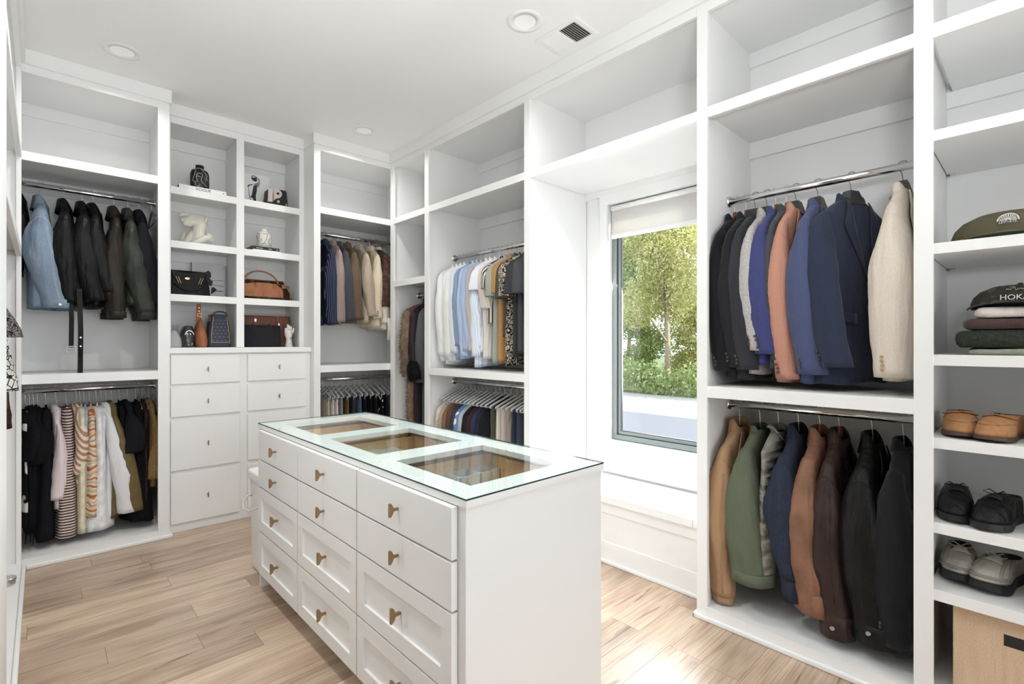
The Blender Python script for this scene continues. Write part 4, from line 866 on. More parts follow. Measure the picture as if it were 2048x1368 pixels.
for i, (k, lb, c, kd) in enumerate(LW):
    m = fabric('printed_shirt', '#4f86c4', 'patch', '#e8e6e0', 1.4) if kd == 'P' else fb(c, kd)
    garment(k, lb, 'shirt', (ROD, 3.41-i*.052, 1.003), RW, m, W=.385, L=.66, T=.06, Ls=.27, hanger='slim', short=lb.split(' on ')[0].split(' at ')[0].split(' next')[0].split(' beside')[0], seed=110+i, group='tops on the lower shirt rod', yaw=-.1, out=.015, sl_r0=(.062, .045), sl_r1=(.064, .045), top=-.115, slope=.07, hang={})
TRS = [(2.765, 'olive green folded trousers on the lower rod', fb('#4c4d3f', 'cotton')), (2.70, 'cream folded trousers on the lower rod', fb('#c9beb2', 'cotton')), (2.645, 'blush beige folded trousers on the lower rod', fb('#b8a8a0', 'cotton')), (2.59, 'taupe pinstriped folded trousers on the lower rod', fb('#847b70', 'vstripe', '#978e83', 30)), (2.535, 'navy folded trousers on the lower rod', fb('#2b3044', 'cotton')), (2.485, 'dark slate folded trousers on the lower rod', fb('#3d424e', 'cotton'))]
for i, (y, lb, m) in enumerate(TRS): trousers(lb, (ROD, y, 1.003), RW, m, .37, .60, .05, seed=140+i, group='folded trousers on the lower rod', yaw=-.15)
for i, y in enumerate((2.44, 2.405)): make_hanger('empty slim grey hanger at the right end of the lower rod', (ROD, y, 1.003), RW-.2, .40, 'slim')['group'] = 'empty grey hangers'
# ---- corner bay coats
ZC = 1.778
garment('fur', 'light brown long-haired fur coat in the narrow corner bay', 'coat', (2.60, 3.925, ZC), RW, fb('#6d5844', 'fur', '#9a8268'), W=.44, L=1.15, T=.1, Ls=.62, hanger='wood', short='light brown fur coat', seed=160, group='coats in the corner bay')
garment('coat', 'burgundy leather coat in the corner bay', 'coat', (2.60, 3.85, ZC), RW, fb('#3b2024', 'leather'), W=.40, L=1.2, T=.08, Ls=.66, hanger='wood', short='burgundy leather coat', seed=161, group='coats in the corner bay')
def blackfurcuff(t, S):
    m = fb('#141416', 'fur', '#26262a'); zc = -.085-.04-.60
    for q, nm in ((zc, 'fur_cuff'),):
        rg = [[(.2+.01+.07*math.cos(a)*k, .03+.075*math.sin(a)*k, q+.12-.16*f) for a in np.linspace(0, 2*PI, 21)[:-1]] for f, k in ((0, .8), (.3, 1), (.7, 1), (1, .75))]
        o = build_np(nm, rg, m, t); fur_tufts(o, rg, m, 2500, .03, 5)
garment('coat', 'black coat with fluffy fur cuffs in the corner bay', 'coat', (2.60, 3.78, ZC), RW, fb('#1b1b1e'), W=.40, L=1.2, T=.09, Ls=.60, hanger='suit', short='black fur-cuffed coat', seed=162, extra=blackfurcuff, group='coats in the corner bay')
garment('coat', 'grey wool coat in front in the corner bay', 'coat', (2.60, 3.685, ZC), RW, fb('#56565a', 'tweed'), W=.41, L=1.22, T=.1, Ls=.66, hanger='wood', short='grey wool coat', seed=163, sl_r0=(.062, .075), sl_r1=(.055, .07), yaw=-.1, swing=-.03, group='coats in the corner bay')
garment('jacket', 'blue denim jacket at the right of the corner bay', 'jacket', (2.60, 3.605, ZC), RW, fb('#3c4b68', 'denim'), W=.36, L=.66, T=.07, Ls=.6, hanger='slim', short='corner bay denim jacket', seed=164)
garment('top', 'pale pink top at the right edge of the corner bay', 'top', (2.60, 3.56, ZC), RW, fb('#d8b9a2', 'cotton'), W=.40, L=.6, T=.03, hanger='slim', short='pale pink top', seed=165)
# ---- leather and denim jackets, upper rod of the left corner
ZA = 2.332
def belt(t, S):
    for x, y, L_, nm in ((.19, .02, .37, 'belt_end'), (.215, .062, .53, 'belt_end')):
        z0 = -.66; b = MB(); w = .012 if y < .05 else .013
        b.loft([[(x, y-w, z0), (x+.004, y-w, z0), (x+.004, y+w, z0), (x, y+w, z0)], [(x+.01, y-w+.006, z0-L_*.5), (x+.014, y-w+.006, z0-L_*.5), (x+.014, y+w+.006, z0-L_*.5), (x+.01, y+w+.006, z0-L_*.5)], [(x, y-w+.004, z0-L_), (x+.004, y-w+.004, z0-L_), (x+.004, y+w+.004, z0-L_), (x, y+w+.004, z0-L_)]], True, True)
        if y > .05: b.prism([(-w, 0), (w, 0), (0, -.022)], .004, (x, y+.004, z0-L_), (0, 1, 0), (0, 0, 1), (1, 0, 0))
        o = b.build(nm, BLKLEA, t)
        if y < .05: b = MB(); [b.box(x-.003, x+.008, *q) for q in ((y-.02, y+.028, z0-L_-.03, z0-L_-.024), (y-.02, y+.028, z0-L_+.004, z0-L_+.01), (y-.02, y-.014, z0-L_-.024, z0-L_+.004), (y+.022, y+.028, z0-L_-.024, z0-L_+.004))]; b.build('buckle', BLKSTEEL, o)
        else:
            for k in range(3): disc(o, (x+.012-.004*k, y+.006, z0-L_*.58-k*.055), (1, 0, 0), .0045, STEEL, 'eyelet')
BLKLEA = fb('#121213', 'leather')
DEN = fb('#788b9e', 'denim')
AT = [
 (82, 'jacket', 'light blue denim jacket at the left of the jacket rod', DEN, dict(L=.70, Ls=.63, T=.13, sl_r0=(.066, .092), sl_r1=(.05, .062), swing=.075, cuff='fold', cuffh=.05, amp=.008, seam=plain('denim_stitch', '#aab4bd', .9), extra=lambda t, S: snap(t, (.238, .085, -.765), (.95, .3, 0), .008)), 'denim jacket'),
 (130, 'jacket', 'black leather coat jacket with hanging belt ends', fb('#121213', 'leather'), dict(L=.70, Ls=.60, T=.11, sl_r0=(.064, .085), sl_r1=(.05, .06), swing=.03, extra=belt), 'belted black leather jacket'),
 (166, 'jacket', 'black leather jacket with long zips in the middle of the rod', fb('#121213', 'leather'), dict(L=.66, Ls=.58, T=.12, sl_r0=(.07, .095), sl_r1=(.052, .07), swing=.06), 'zipped black leather jacket'),
 (188, 'jacket', 'black leather jacket behind the zipped one', fb('#121213', 'leather'), dict(L=.68, Ls=.52, T=.11, sl_r0=(.066, .08), sl_r1=(.056, .07), swing=.08), 'second black leather jacket'),
 (229, 'jacket', 'dark brown leather bomber jacket with open cuff', fb('#2e2721', 'leather'), dict(L=.66, Ls=.68, T=.09, sl_r0=(.058, .062), sl_r1=(.045, .055), cuff='fold', cuffh=.04), 'brown bomber jacket'),
 (257, 'jacket', 'dark olive leather jacket with pale seam', fb('#363932', 'leather'), dict(L=.66, Ls=.64, T=.10, sl_r0=(.064, .078), sl_r1=(.05, .062), swing=.09, cuff='rib', cuffh=.05), 'olive leather jacket'),
 (280, 'jacket', 'black canvas jacket at the right end of the jacket rod', fb('#1c1c22', 'cotton'), dict(L=.64, Ls=.60, T=.09, sl_r0=(.06, .07), sl_r1=(.045, .055), swing=.085), 'black canvas jacket'),
]
for i, (u, k, lb, m, kw, s_) in enumerate(AT):
    a = dict(W=.385, top=-.112, slope=.08, amp=.009, bend=-.02); kw = dict(kw, L=kw['L']-.025, Ls=kw['Ls']-.025); a.update(kw)
    garment(k, lb, 'jacket', (ax(u), 4.38, ZA), BW, m, hanger='slimdark', short=s_, seed=170+i, group='jackets in the left corner bay', lapel=i in (2, 3), **a)
make_hanger('empty dark slim hanger at the right end of the jacket rod', (ax(304), 4.38, ZA), BW, .38, 'slimdark')
garment('jacket', 'black jacket half hidden at the far left of the jacket rod', 'jacket', (-.105, 4.42, ZA), BW, fb('#161617', 'leather'), W=.3, L=.5, T=.04, Ls=.4, hanger='slimdark', short='half hidden black jacket', seed=179, sl_r0=(.03, .02), sl_r1=(.03, .02))
# ---- tops, lower rod of the left corner
ZB = 1.027
BKC = fb('#0f0f11', 'cotton'); BKC2 = fb('#14141a', 'cotton')
def fringe(t, S):
    b = MB()
    for k in range(26): x = -.05+.011*k; y = .02*math.sin(k*2.1); b.tube([(x, y, -.74), (x+.004*math.sin(k), y+.004, -.80), (x, y, -.90+.02*math.sin(k*3))], .0018, 4)
    o = b.build('fringe', BKC, t); o['kind'] = 'stuff'
WHC = fb('#dfdfe2', 'cotton')
AL = [
 (52, 'dress', 'black dress with white blossoms at the left end of the lower rod', fabric('blossom', '#101012', 'patch', '#d8d2cc', .8), dict(L=.70, T=.05), 'blossom dress'),
 (60, 'dress', 'black fringed dress on the lower left rod', BKC, dict(L=.74, T=.06, extra=fringe, amp=.009), 'fringed dress'),
 (68, 'tee', 'black lace tee on the lower left rod', BKC2, dict(L=.70, Ls=.24, T=.06), 'black lace tee'),
 (76, 'tee', 'black cotton tee with soft short sleeves', BKC, dict(L=.74, Ls=.26, T=.07, sl_r0=(.06, .05), sl_r1=(.06, .05)), 'black cotton tee'),
 (92, 'top', 'long black sleeveless top left of the pink shirt', BKC2, dict(L=.80, T=.085, flare=1.25, W=.38), 'long black sleeveless top'),
 (113, 'shirt', 'sheer pale pink checked shirt', fb('#d9c3c8', 'check', '#e6d8da', 30), dict(L=.62, Ls=.50, T=.05, sl_r0=(.04, .035), sl_r1=(.035, .035)), 'pink shirt'),
 (133, 'dress', 'brown and cream horizontally striped dress', fb('#4d343a', 'hstripe', '#d9c8b8', 18), dict(L=.80, T=.11, flare=1.2, W=.38, amp=.008), 'striped dress'),
 (154, 'shirt', 'rust and cream diagonally striped blouse', fb('#b58363', 'dstripe', '#e3d4c2', 14), dict(L=.50, Ls=.36, T=.05, sl_r0=(.036, .035), sl_r1=(.034, .034)), 'rust striped blouse'),
 (161, 'dress', 'pale cream slip dress beside the swirl print', fb('#e0d6b4', 'silk'), dict(L=.79, T=.06, W=.40), 'cream slip dress'),
 (169, 'dress', 'pale blue slip dress behind the swirl print', fb('#a9b4c6', 'silk'), dict(L=.80, T=.04, W=.36), 'pale blue dress'),
 (180, 'top', 'swirl print top of orange and cream', fb('#d9cfbd', 'swirl', '#c9532c', 5), dict(L=.70, T=.075, W=.42, flare=1.2), 'swirl print top'),
 (193, 'dress', 'white flared blouse with a long hem', fb('#e4e4e4', 'silk'), dict(L=.80, T=.085, flare=1.9, W=.40, amp=.011), 'white flared blouse'),
 (203, 'top', 'white camisole between the two white shirts', fb('#d8d8da', 'silk'), dict(L=.62, T=.04, W=.36), 'white camisole'),
 (213, 'shirt', 'white long-sleeved blouse with wide cuffs', WHC, dict(L=.74, Ls=.66, T=.07, swing=.10, sl_r0=(.05, .055), sl_r1=(.045, .058), amp=.009), 'white long-sleeved blouse'),
 (224, 'shirt', 'olive gold satin shirt right of the white blouse', fb('#6d5c31', 'silk'), dict(L=.74, Ls=.66, T=.07, swing=.11, sl_r0=(.048, .05), sl_r1=(.04, .048)), 'olive satin shirt'),
 (239, 'top', 'black camisole beside the olive satin shirt', BKC, dict(L=.50, T=.06, W=.34), 'black camisole'),
 (256, 'tee', 'navy black ruffled tee on the lower left rod', fb('#17171f', 'cotton'), dict(L=.60, Ls=.26, T=.08, sl_r0=(.06, .06), sl_r1=(.06, .07), amp=.011), 'ruffled navy tee'),
 (272, 'dress', 'black velvet dress with a slanted long hem', BKC, dict(L=.80, T=.11, flare=1.5, amp=.012, W=.36, asym=.25), 'black velvet dress'),
 (285, 'top', 'wine dark top behind the black velvet dress', fb('#2a1a20', 'silk'), dict(L=.66, T=.05, W=.36), 'wine dark top'),
 (299, 'shirt', 'golden mustard fuzzy cardigan at the right end of the lower rod', fb('#8a6a34', 'knit'), dict(L=.58, Ls=.46, T=.06, sl_r0=(.046, .04), sl_r1=(.044, .042), amp=.01), 'mustard cardigan'),
]
for i, (u, k, lb, m, kw, s_) in enumerate(AL):
    a = dict(W=.37, top=-.115, slope=.07, amp=.006); a.update(kw)
    garment(k, lb, {'dress': 'dress', 'top': 'top', 'tee': 'top', 'shirt': 'shirt'}[k], (ax(u, 780), 4.38, ZB), BW, m, hanger='wire' if k in ('top', 'dress') else 'slimdark', short=s_, seed=190+i, group='tops on the lower left rod', **a)
for i, u in enumerate((277, 289, 306)): make_hanger('thin silver hanger at the right end of the lower left rod', (ax(u, 780), 4.38+.0, ZB), BW, .36, 'wire')['group'] = 'spare silver hangers'
# ---- far corner, upper rod
ZD = 2.298
FB_ = [
 (649, 'suit', 'navy pinstriped blazer at the left of the far corner rod', fb('#20243a', 'pinstripe', '#5d6684', 26), dict(L=.72, Ls=.66), 'pinstriped blazer', 'wood'),
 (664, 'suit', 'dusty taupe pink blazer in the far corner', fb('#9a8580'), dict(L=.72, Ls=.64), 'taupe pink blazer', 'slimdark'),
 (677, 'suit', 'charcoal grey blazer in the far corner', fb('#45464c'), dict(L=.70, Ls=.62, swing=.04), 'grey blazer of the far corner', 'slimdark'),
 (694, 'suit', 'brown blazer in the far corner', fb('#6a5440'), dict(L=.70, Ls=.61, swing=.03), 'brown blazer', 'wood'),
 (718, 'suit', 'beige blazer right of the brown one', fb('#b3a08a'), dict(L=.70, Ls=.58, swing=.05), 'beige blazer', 'slim'),
 (740, 'suit', 'cream blazer left of the ivory one in the far corner', fb('#d0c1a2', 'cotton'), dict(L=.74, Ls=.60, T=.1, buttons=3), 'cream blazer of the far corner', 'slim'),
 (755, 'suit', 'ivory white blazer with a trailing belt in the far corner', fb('#d8d0c2', 'cotton'), dict(L=.76, Ls=.64, T=.09), 'ivory blazer', 'slim'),
]
for i, (u, k, lb, m, kw, s_, hg) in enumerate(FB_):
    a = dict(W=.375, T=.075, top=-.085, slope=.075, amp=.005, bend=-.015, sl_r0=(.055, .056), sl_r1=(.045, .05), lapel=True); a.update(kw)
    garment(k, lb, 'blazer', (ax(u, 470), 4.38, ZD), BW, m, hanger=hg, short=s_, seed=220+i, group='blazers in the far corner', **a)
b = MB(); x0 = ax(748, 600); P_ = [(x0+.03, 4.16, 1.56), (x0+.035, 4.15, 1.45), (x0+.03, 4.16, 1.36)]
o = tag(b.tube(P_, [.022, .026, .03], 8, flat=.5).build('hanging_belt', fb('#d8d0c2', 'cotton'), None, True), 'ivory cloth belt dangling below the ivory blazer', 'belt')
garment('fur', 'dark brown fur jacket at the right end of the far corner rod', 'coat', (2.33, 4.37, ZD), BW, fb('#3d2a20', 'fur', '#6e5240'), W=.40, L=.66, T=.12, Ls=.5, hanger='wood', short='dark brown fur jacket', seed=230)
# ---- far corner, lower rod: clipped shorts and skirts
CL = [(643, '#c9bdae', 'cotton'), (652, '#d8d0c6', 'cotton'), (660, '#e0ddd8', 'cotton'), (669, '#8f8d8a', 'cotton'), (681, '#6d5733', 'cotton'), (694, '#3b3b38', 'tweed'), (706, '#4a5f80', 'denim'), (716, '#17181b', 'cotton'), (727, '#141416', 'cotton'), (738, '#1b1b1e', 'cotton'), (749, 'P', ''), (759, '#202127', 'cotton'), (768, 'Q', '')]
CN = ['beige shorts', 'pale linen shorts', 'white shorts', 'grey shorts', 'olive brown shorts', 'dark tweed shorts', 'blue denim shorts', 'black tailored shorts', 'black satin skirt', 'black pleated skirt', 'black skirt with white print', 'charcoal skirt', 'black and white chevron skirt']
for i, (u, c, k) in enumerate(CL):
    m = fabric('skirt_print', '#121214', 'patch', '#e2e0da', 1.6) if c == 'P' else (fb('#1a1a1c', 'dstripe', '#d5d3cf', 30) if c == 'Q' else fb(c, k))
    trousers('%s clipped to a hanger on the far corner lower rod' % CN[i], (ax(u, 757), 4.38, 1.006), BW, m, .32, .42, .045, 'clip', CN[i], 240+i, 'skirt' if 'skirt' in CN[i] else 'shorts', 'clipped shorts and skirts', False, 'skirt' if 'skirt' in CN[i] else 'shorts', top=-.178)
# ---- the bay at the left edge
LB = [(3.30, 'tee', 'black lace top whose pointed sleeve shows at the left edge', fb('#121214', 'floral', '#8d8880', 2.2), dict(L=.5, Ls=.26, sl_r0=(.06, .06), sl_r1=(.10, .10), out=.05), 'black lace top'),
      (3.46, 'shirt', 'white blouse with black leaf pattern at the left edge', fb('#c9c6c0', 'scales', '#1c1b1c', 1.0), dict(L=.56, Ls=.52, sl_r0=(.05, .05), sl_r1=(.085, .08), out=.045), 'leaf pattern blouse'),
      (3.62, 'shirt', 'olive brown blouse with lace trim at the left edge', fb('#5a4f2c', 'cotton'), dict(L=.6, Ls=.62, sl_r0=(.04, .04), sl_r1=(.04, .04), out=.05), 'olive brown blouse'),
      (3.76, 'shirt', 'dark brown crochet blouse at the left edge', fb('#3a241c', 'knit'), dict(L=.7, Ls=.74, sl_r0=(.04, .04), sl_r1=(.05, .045), amp=.012, out=.045), 'crochet blouse')]
for i, (y, k, lb, m, kw, s_) in enumerate(LB):
    garment(k, lb, 'blouse', (-.38, y, 1.75), 0, m, W=.39, T=.07, hanger='slimdark', short=s_, seed=260+i, **kw)
# ================================================================== small things on the shelves
def text_part(name, s, size, mat, parent, M, ext=.0006, align='CENTER'):
    cu = bpy.data.curves.new(name, 'FONT'); cu.body = s; cu.size = size; cu.extrude = ext; cu.align_x = align; cu.align_y = 'CENTER'; cu.resolution_u = 3
    o = bpy.data.objects.new(name, cu); C.objects.link(o); bpy.context.view_layer.update()
    me = bpy.data.meshes.new_from_object(o.evaluated_get(bpy.context.evaluated_depsgraph_get())); bpy.data.objects.remove(o)
    me.materials.clear(); me.materials.append(mat); r = bpy.data.objects.new(name, me); C.objects.link(r); r.parent = parent; r.matrix_local = M; return r
def basis(o, ax, ay): ax, ay = Vector(ax).normalized(), Vector(ay).normalized(); az = ax.cross(ay); M = Matrix.Identity(4); [M.__setitem__(i, (ax[i], ay[i], az[i], o[i])) for i in range(3)]; return M
def blobmesh(name, caps, mat, parent, voxel=.003, smooth=4):
    """capsules (p0, p1, r0, r1) fused into one continuous skin"""
    b = MB()
    for p0, p1, r0, r1 in caps:
        p0, p1 = Vector(p0), Vector(p1); d = (p1-p0); L = d.length or 1e-4; d = d/L if L > 1e-3 else Vector((0,0,1)); pts = []; rs = []
        for q in np.linspace(-PI/2+.15, 0, 4): pts.append(p0+d*r0*math.sin(q)); rs.append(r0*math.cos(q))
        for q in np.linspace(0, PI/2-.15, 4): pts.append(p1+d*r1*math.sin(q)+d*1e-5); rs.append(r1*math.cos(q))
        b.tube(pts, rs, 14)
    o = b.build(name, mat, parent, smooth=True); md = o.modifiers.new('r', 'REMESH'); md.mode = 'VOXEL'; md.voxel_size = voxel; ms = o.modifiers.new('s', 'SMOOTH'); ms.iterations = smooth; ms.factor = .5
    bpy.context.view_layer.update(); me = bpy.data.meshes.new_from_object(o.evaluated_get(bpy.context.evaluated_depsgraph_get())); o.modifiers.clear(); o.data = me
    me.polygons.foreach_set('use_smooth', [True]*len(me.polygons)); return o
INK = plain('ink_black', (.015,.015,.016), .6); CERW = plain('white_ceramic', '#d9d6cf', .35, spec=.5); CERB = plain('black_ceramic', '#161517', .32); PLAST = plain('plaster', '#d6d3c6', .85, bumpy=.15, bscale=60)
RED = plain('red_pages', '#8d2f2a', .8); ORANGE = plain('orange_red_cover', '#b5452c', .6); PAPER = plain('paper_white', '#f0f0ef', .7); GREYINK = plain('grey_ink', '#7c7c7c', .8)
def book(label, x0, x1, y0, depth, z0, h, cover, pages, spine=None, tcol=INK, tsize=.018, toff=0.):
    t = thing('book', label, 'book', ((x0+x1)/2, y0, z0)); w = (x1-x0)/2
    b = MB(); b.box(-w, w, 0, depth, 0, .0025).box(-w, w, 0, depth, h-.0025, h).box(-w, w, 0, .003, .0025, h-.0025); b.build('cover', cover, t)
    MB().box(-w+.004, w-.004, .003, depth-.004, .0025, h-.0025).build('pages', pages, t)
    for s, x, sz in (spine or []): text_part('spine_lettering', s, sz, tcol, t, basis((x, -.0004, h/2), (1,0,0), (0,0,1)))
    return t
def vase(label, x, y, z, prof, mat, lines, lmat, s=1.0, group=None):
    t = thing('vase', label, 'vase', (x, y, z)); b = MB(); b.lathe(prof, 32, caps=True, sy=.8); b.build('body', mat, t, smooth=True)
    R = lambda zz: float(np.interp(zz, [p[1] for p in prof[:-2]], [p[0] for p in prof[:-2]]))
    for ln in lines:   # (across, up) pairs in vase units, laid on the front
        pts = []
        L = np.array(ln); tt = np.linspace(0, len(L)-1, len(L)*4)
        for q in tt:
            ax_, zz = np.interp(q, range(len(L)), L[:, 0]), np.interp(q, range(len(L)), L[:, 1]); r = R(zz); a = max(-.98, min(.98, ax_/r)); th = math.asin(a)-.2
            pts.append((math.sin(th)*(r+.0006), -math.cos(th)*(r*.8+.0006), zz))
        b = MB(); b.tube(pts, .0014, 5); b.build('painted_line', lmat, t, smooth=True)
    return t
def px2(u, v, Y): p = onY(u, v, Y); return p.x, p.z
# --- top left: fashion book and black vase
bx0, bx1 = onY(358, 380, 4.335).x, onY(453, 390, 4.335).x
book('thick white fashion book lying flat under the black vase', bx0, bx1, 4.335, .26, 2.4625, .036, PAPER, RED, [('VOGUE', .0, .03), ('•', bx1-(bx0+bx1)/2-.02, .03)])
vx = onY(399.5, 350, 4.44).x; pr_ = [(.055, 0), (.062, .008), (.064, .05), (.063, .125), (.055, .15), (.034, .163), (.029, .17), (.029, .192), (.026, .194), (.02, .19)]
vase('black ceramic vase painted with white line faces', vx, 4.44, 2.4987, pr_, CERB, [[(-.03, .155), (-.024, .145), (-.034, .1), (-.045, .062), (-.02, .055), (-.01, .06)], [(-.01, .06), (-.02, .08), (-.018, .11), (0, .122), (.02, .118), (.022, .1), (.012, .08), (.015, .06), (.03, .045), (.05, .03)], [(.01, .16), (.03, .14), (.05, .115), (.046, .09), (.055, .075)], [(-.04, .05), (-.02, .045), (-.03, .03), (.0, .02)], [(-.012, .098), (.012, .095)], [(-.03, .16), (0, .168), (.03, .155)]], CERW)
# --- top right: figure print and yin-yang bag
t = thing('art_print', 'white print of a dancing woman in a dark dress', 'picture', (1.3, 4.60, 2.4625)); Yp = 4.60
x1_, z1_ = px2(539, 354, Yp); x0_ = 1.142
MB().box(x0_-1.3, x1_-1.3, 0, .012, 0, z1_-2.4625).build('board', PAPER, t, bevel=.001)
def poly_print(parent, pts, mat, Y, o, name='printed_shape', d=.0008):
    P_ = [px2(u, v, Y) for u, v in pts]; b = MB(); b.prism([(x-o[0], z-o[2]) for x, z in P_], -d, (0, 0, 0)); return b.build(name, mat, parent)
Z2 = lambda L: [(480+a/13.68, 330+c/13.68) for a, c in L]
DKG = plain('print_dark', '#3b3b3d', .8); MDG = plain('print_mid', '#9a9a9a', .8)
O2 = (1.3, Yp, 2.4625)
for pts, m in (([(370,570),(465,540),(462,700),(430,850),(438,985),(370,930),(285,870),(320,820)], DKG), ([(310,370),(350,340),(460,350),(470,440),(420,460),(350,420)], INK), ([(300,360),(330,290),(390,290),(470,340),(460,360),(390,310),(345,310),(325,365)], INK), ([(365,530),(470,480),(540,470),(520,600),(470,615),(460,545),(380,555)], MDG), ([(470,340),(540,400),(545,560),(500,430)], MDG), ([(205,570),(230,540),(340,525),(345,550),(240,565),(235,620),(215,610)], INK), ([(228,620),(236,620),(262,820),(300,950),(285,955),(248,830)], INK), ([(360,930),(438,960),(438,985),(365,970)], INK)):
    poly_print(t, Z2(pts), m, Yp, O2)
CREAM = plain('cream_leather', '#cdbfb6', .55); BLK2 = plain('black_leather_bag', '#141315', .4, bumpy=.2, bscale=150)
t = thing('shoulder_bag', 'black and cream bag shaped with a yin-yang front', 'handbag', (onY(554, 400, 4.42).x, 4.42, 2.4625)); O3 = (t.location.x, 4.42, 2.4625)
Yb = 4.40
P_ = [px2(u, v, Yb) for u, v in Z2([(700,1075),(745,690),(770,655),(1060,665),(1240,700),(1280,740),(1335,1100)])]; zmin = 2.4625
P_ = [(x-O3[0], max(z-O3[2], .0) if i not in (0, 6) else 0) for i, (x, z) in enumerate(P_)]
b = MB(); b.prism(P_, .075, (0, -.02, 0)); b.build('body', BLK2, t, bevel=.006)
poly_print(t, Z2([(760,1000),(770,650),(870,640),(905,700),(890,800),(890,1010)]), CREAM, Yb, (O3[0], 0, O3[2]), 'strap_panel', .004).location = (0, -.0205, 0)
ang = [(910,700),(900,655),(1000,650),(1080,690),(1140,760),(1145,830),(1100,895),(1040,915),(970,925),(915,985)]
poly_print(t, Z2(ang), CREAM, Yb, (O3[0], 0, O3[2]), 'yin_panel', .004).location = (0, -.0205, 0)
for (a, c), m in (((1035, 785), BLK2), ((1045, 1005), CREAM)):
    x, z = px2(480+a/13.68, 330+c/13.68, Yb); b = MB(); b.tube([(x-O3[0], -.026, z-O3[2]), (x-O3[0], -.02, z-O3[2])], .011, 16); b.build('dot', m, t)
b = MB(); b.box(.062, .075, -.024, -.02, .0, .05); b.build('side_tag', BRASS, t)
# --- plaster bust
t = thing('plaster_bust', 'white plaster bust of a tilted half face with a hand on its shoulder', 'sculpture', (onY(395, 480, 4.46).x, 4.46, 2.071)); k = .00378
def bp(u, v, y=0): return ((u-395)*k, y, (492-v)*k)
caps = [(bp(374, 487), bp(414, 488), .024, .026), (bp(369, 486, .03), bp(374, 466, .03), .016, .010), (bp(378, 484), bp(386, 468), .032, .026), (bp(396, 482), bp(397, 460), .052, .046), (bp(397, 462), bp(403, 446, .01), .044, .040), (bp(382, 444, -.005), bp(405, 437, .01), .032, .036), (bp(376, 443, -.012), bp(384, 436, 0), .026, .032), (bp(372, 449.5, -.014), bp(380, 449, -.01), .012, .02), (bp(367.5, 440.5, -.015), bp(373, 440, -.012), .0065, .012), (bp(367.5, 444, -.015), bp(373, 443.6, -.012), .0065, .012), (bp(364.5, 434.5, -.015), bp(371, 431, -.012), .006, .010), (bp(366, 430, -.015), bp(374, 429, -.01), .006, .012), (bp(382, 433, 0), bp(404, 432, .01), .024, .028), (bp(408, 441, -.03), bp(409, 433, -.03), .009, .012), (bp(384, 488.5, -.05), bp(407, 475, -.05), .019, .023), (bp(407, 475, -.05), bp(413, 473.5, -.047), .023, .017)]
for i, (u, v, v2) in enumerate(((411, 467, 467), (412, 470, 471), (412, 473.5, 475), (411, 477, 479))): caps.append((bp(u, v, -.052), bp(u+8, v2, -.04), .0085, .007))
blobmesh('figure', caps, PLAST, t, .0035, 3)
# --- white vase on books
bx0, bx1 = onY(504.5, 495, 4.34).x, onY(559, 500, 4.34).x
book('thin white book under the black and red one', bx0+.006, bx1+.004, 4.335, .2, 2.0715, .014, PAPER, PAPER)
book('black book with red-orange page edge under the white vase', bx0, bx1, 4.34, .2, 2.0858, .026, INK, ORANGE, [('▬▬▬▬▬', -.05, .010), ('▬▬▬', .03, .008), ('▬▬', .085, .008)], PAPER)
pr_ = [(.05, 0), (.057, .006), (.058, .05), (.058, .105), (.05, .125), (.03, .137), (.026, .143), (.028, .158), (.024, .16), (.018, .156)]
vase('white ceramic vase painted with black line faces', onY(528, 470, 4.42).x, 4.42, 2.1123, pr_, CERW, [[(-.05, .115), (-.04, .118), (-.03, .11)], [(-.01, .112), (.008, .115), (.02, .11), (.03, .12)], [(-.035, .112), (-.034, .09), (-.04, .07), (-.04, .055), (-.03, .048), (-.018, .055), (-.02, .07), (-.03, .07)], [(-.052, .1), (-.048, .06), (-.045, .04), (-.02, .03), (.0, .04), (.018, .07), (.022, .11)], [(.052, .085), (.035, .07), (.03, .045), (.045, .028), (.056, .02)], [(-.03, .012), (-.02, .02), (0, .035), (.015, .03)], [(.005, .02), (.02, .015), (.03, .025)]], INK)
# --- black handbag and grey print
t = thing('art_print', 'grey seaside photograph print leaning behind the black handbag', 'picture', (.95, 4.63, 1.6845)); Yp = 4.63; GR = plain('print_grey', '#c6c6c7', .8, var=.06, bscale=9)
xa, _ = px2(384, 540, Yp); xb, zb = px2(448.5, 530, Yp); xb = min(xb, 1.115)
MB().box(xa-.95, xb-.95, 0, .03, 0, zb-1.6845).build('board', GR, t, bevel=.001)
Z5 = lambda L: [(335+a/7.6, 520+c/7.6) for a, c in L]
for pts, m in (([(585,180),(620,160),(655,190),(665,260),(640,280),(690,330),(670,400),(610,380),(585,260)], DKG), ([(665,420),(700,410),(750,450),(700,500),(660,520)], DKG), ([(660,310),(845,310),(845,318),(660,318)], GREYINK), ([(680,370),(845,400),(845,410),(680,380)], GREYINK), ([(690,460),(845,470),(845,485),(690,475)], GREYINK)):
    poly_print(t, Z5(pts), m, Yp, (.95, 0, 1.6845))
def bag_body(parent, prof, depth, mat, name='body', e=.5, top_pinch=.45, n=36):
    """soft bag: outline halfwidths by height, pinched towards the top"""
    rings = []; H = prof[-1][1]
    for hw, z, *cx_ in prof:
        d = depth/2*(1-(1-top_pinch)*(z/H)**1.5); c0 = cx_[0] if cx_ else 0
        rings.append([(c0+math.copysign(abs(math.cos(q))**e, math.cos(q))*hw, math.copysign(abs(math.sin(q))**.7, math.sin(q))*d, z) for q in np.linspace(0, 2*PI, n+1)[:-1]])
    b = MB(); b.loft(rings, True, True); return b.build(name, mat, parent, smooth=True)
x0, z0 = .674, 1.684
xr = onY(421, 588, 4.40).x; cxb = (.655+xr)/2; hw = (xr-.655)/2
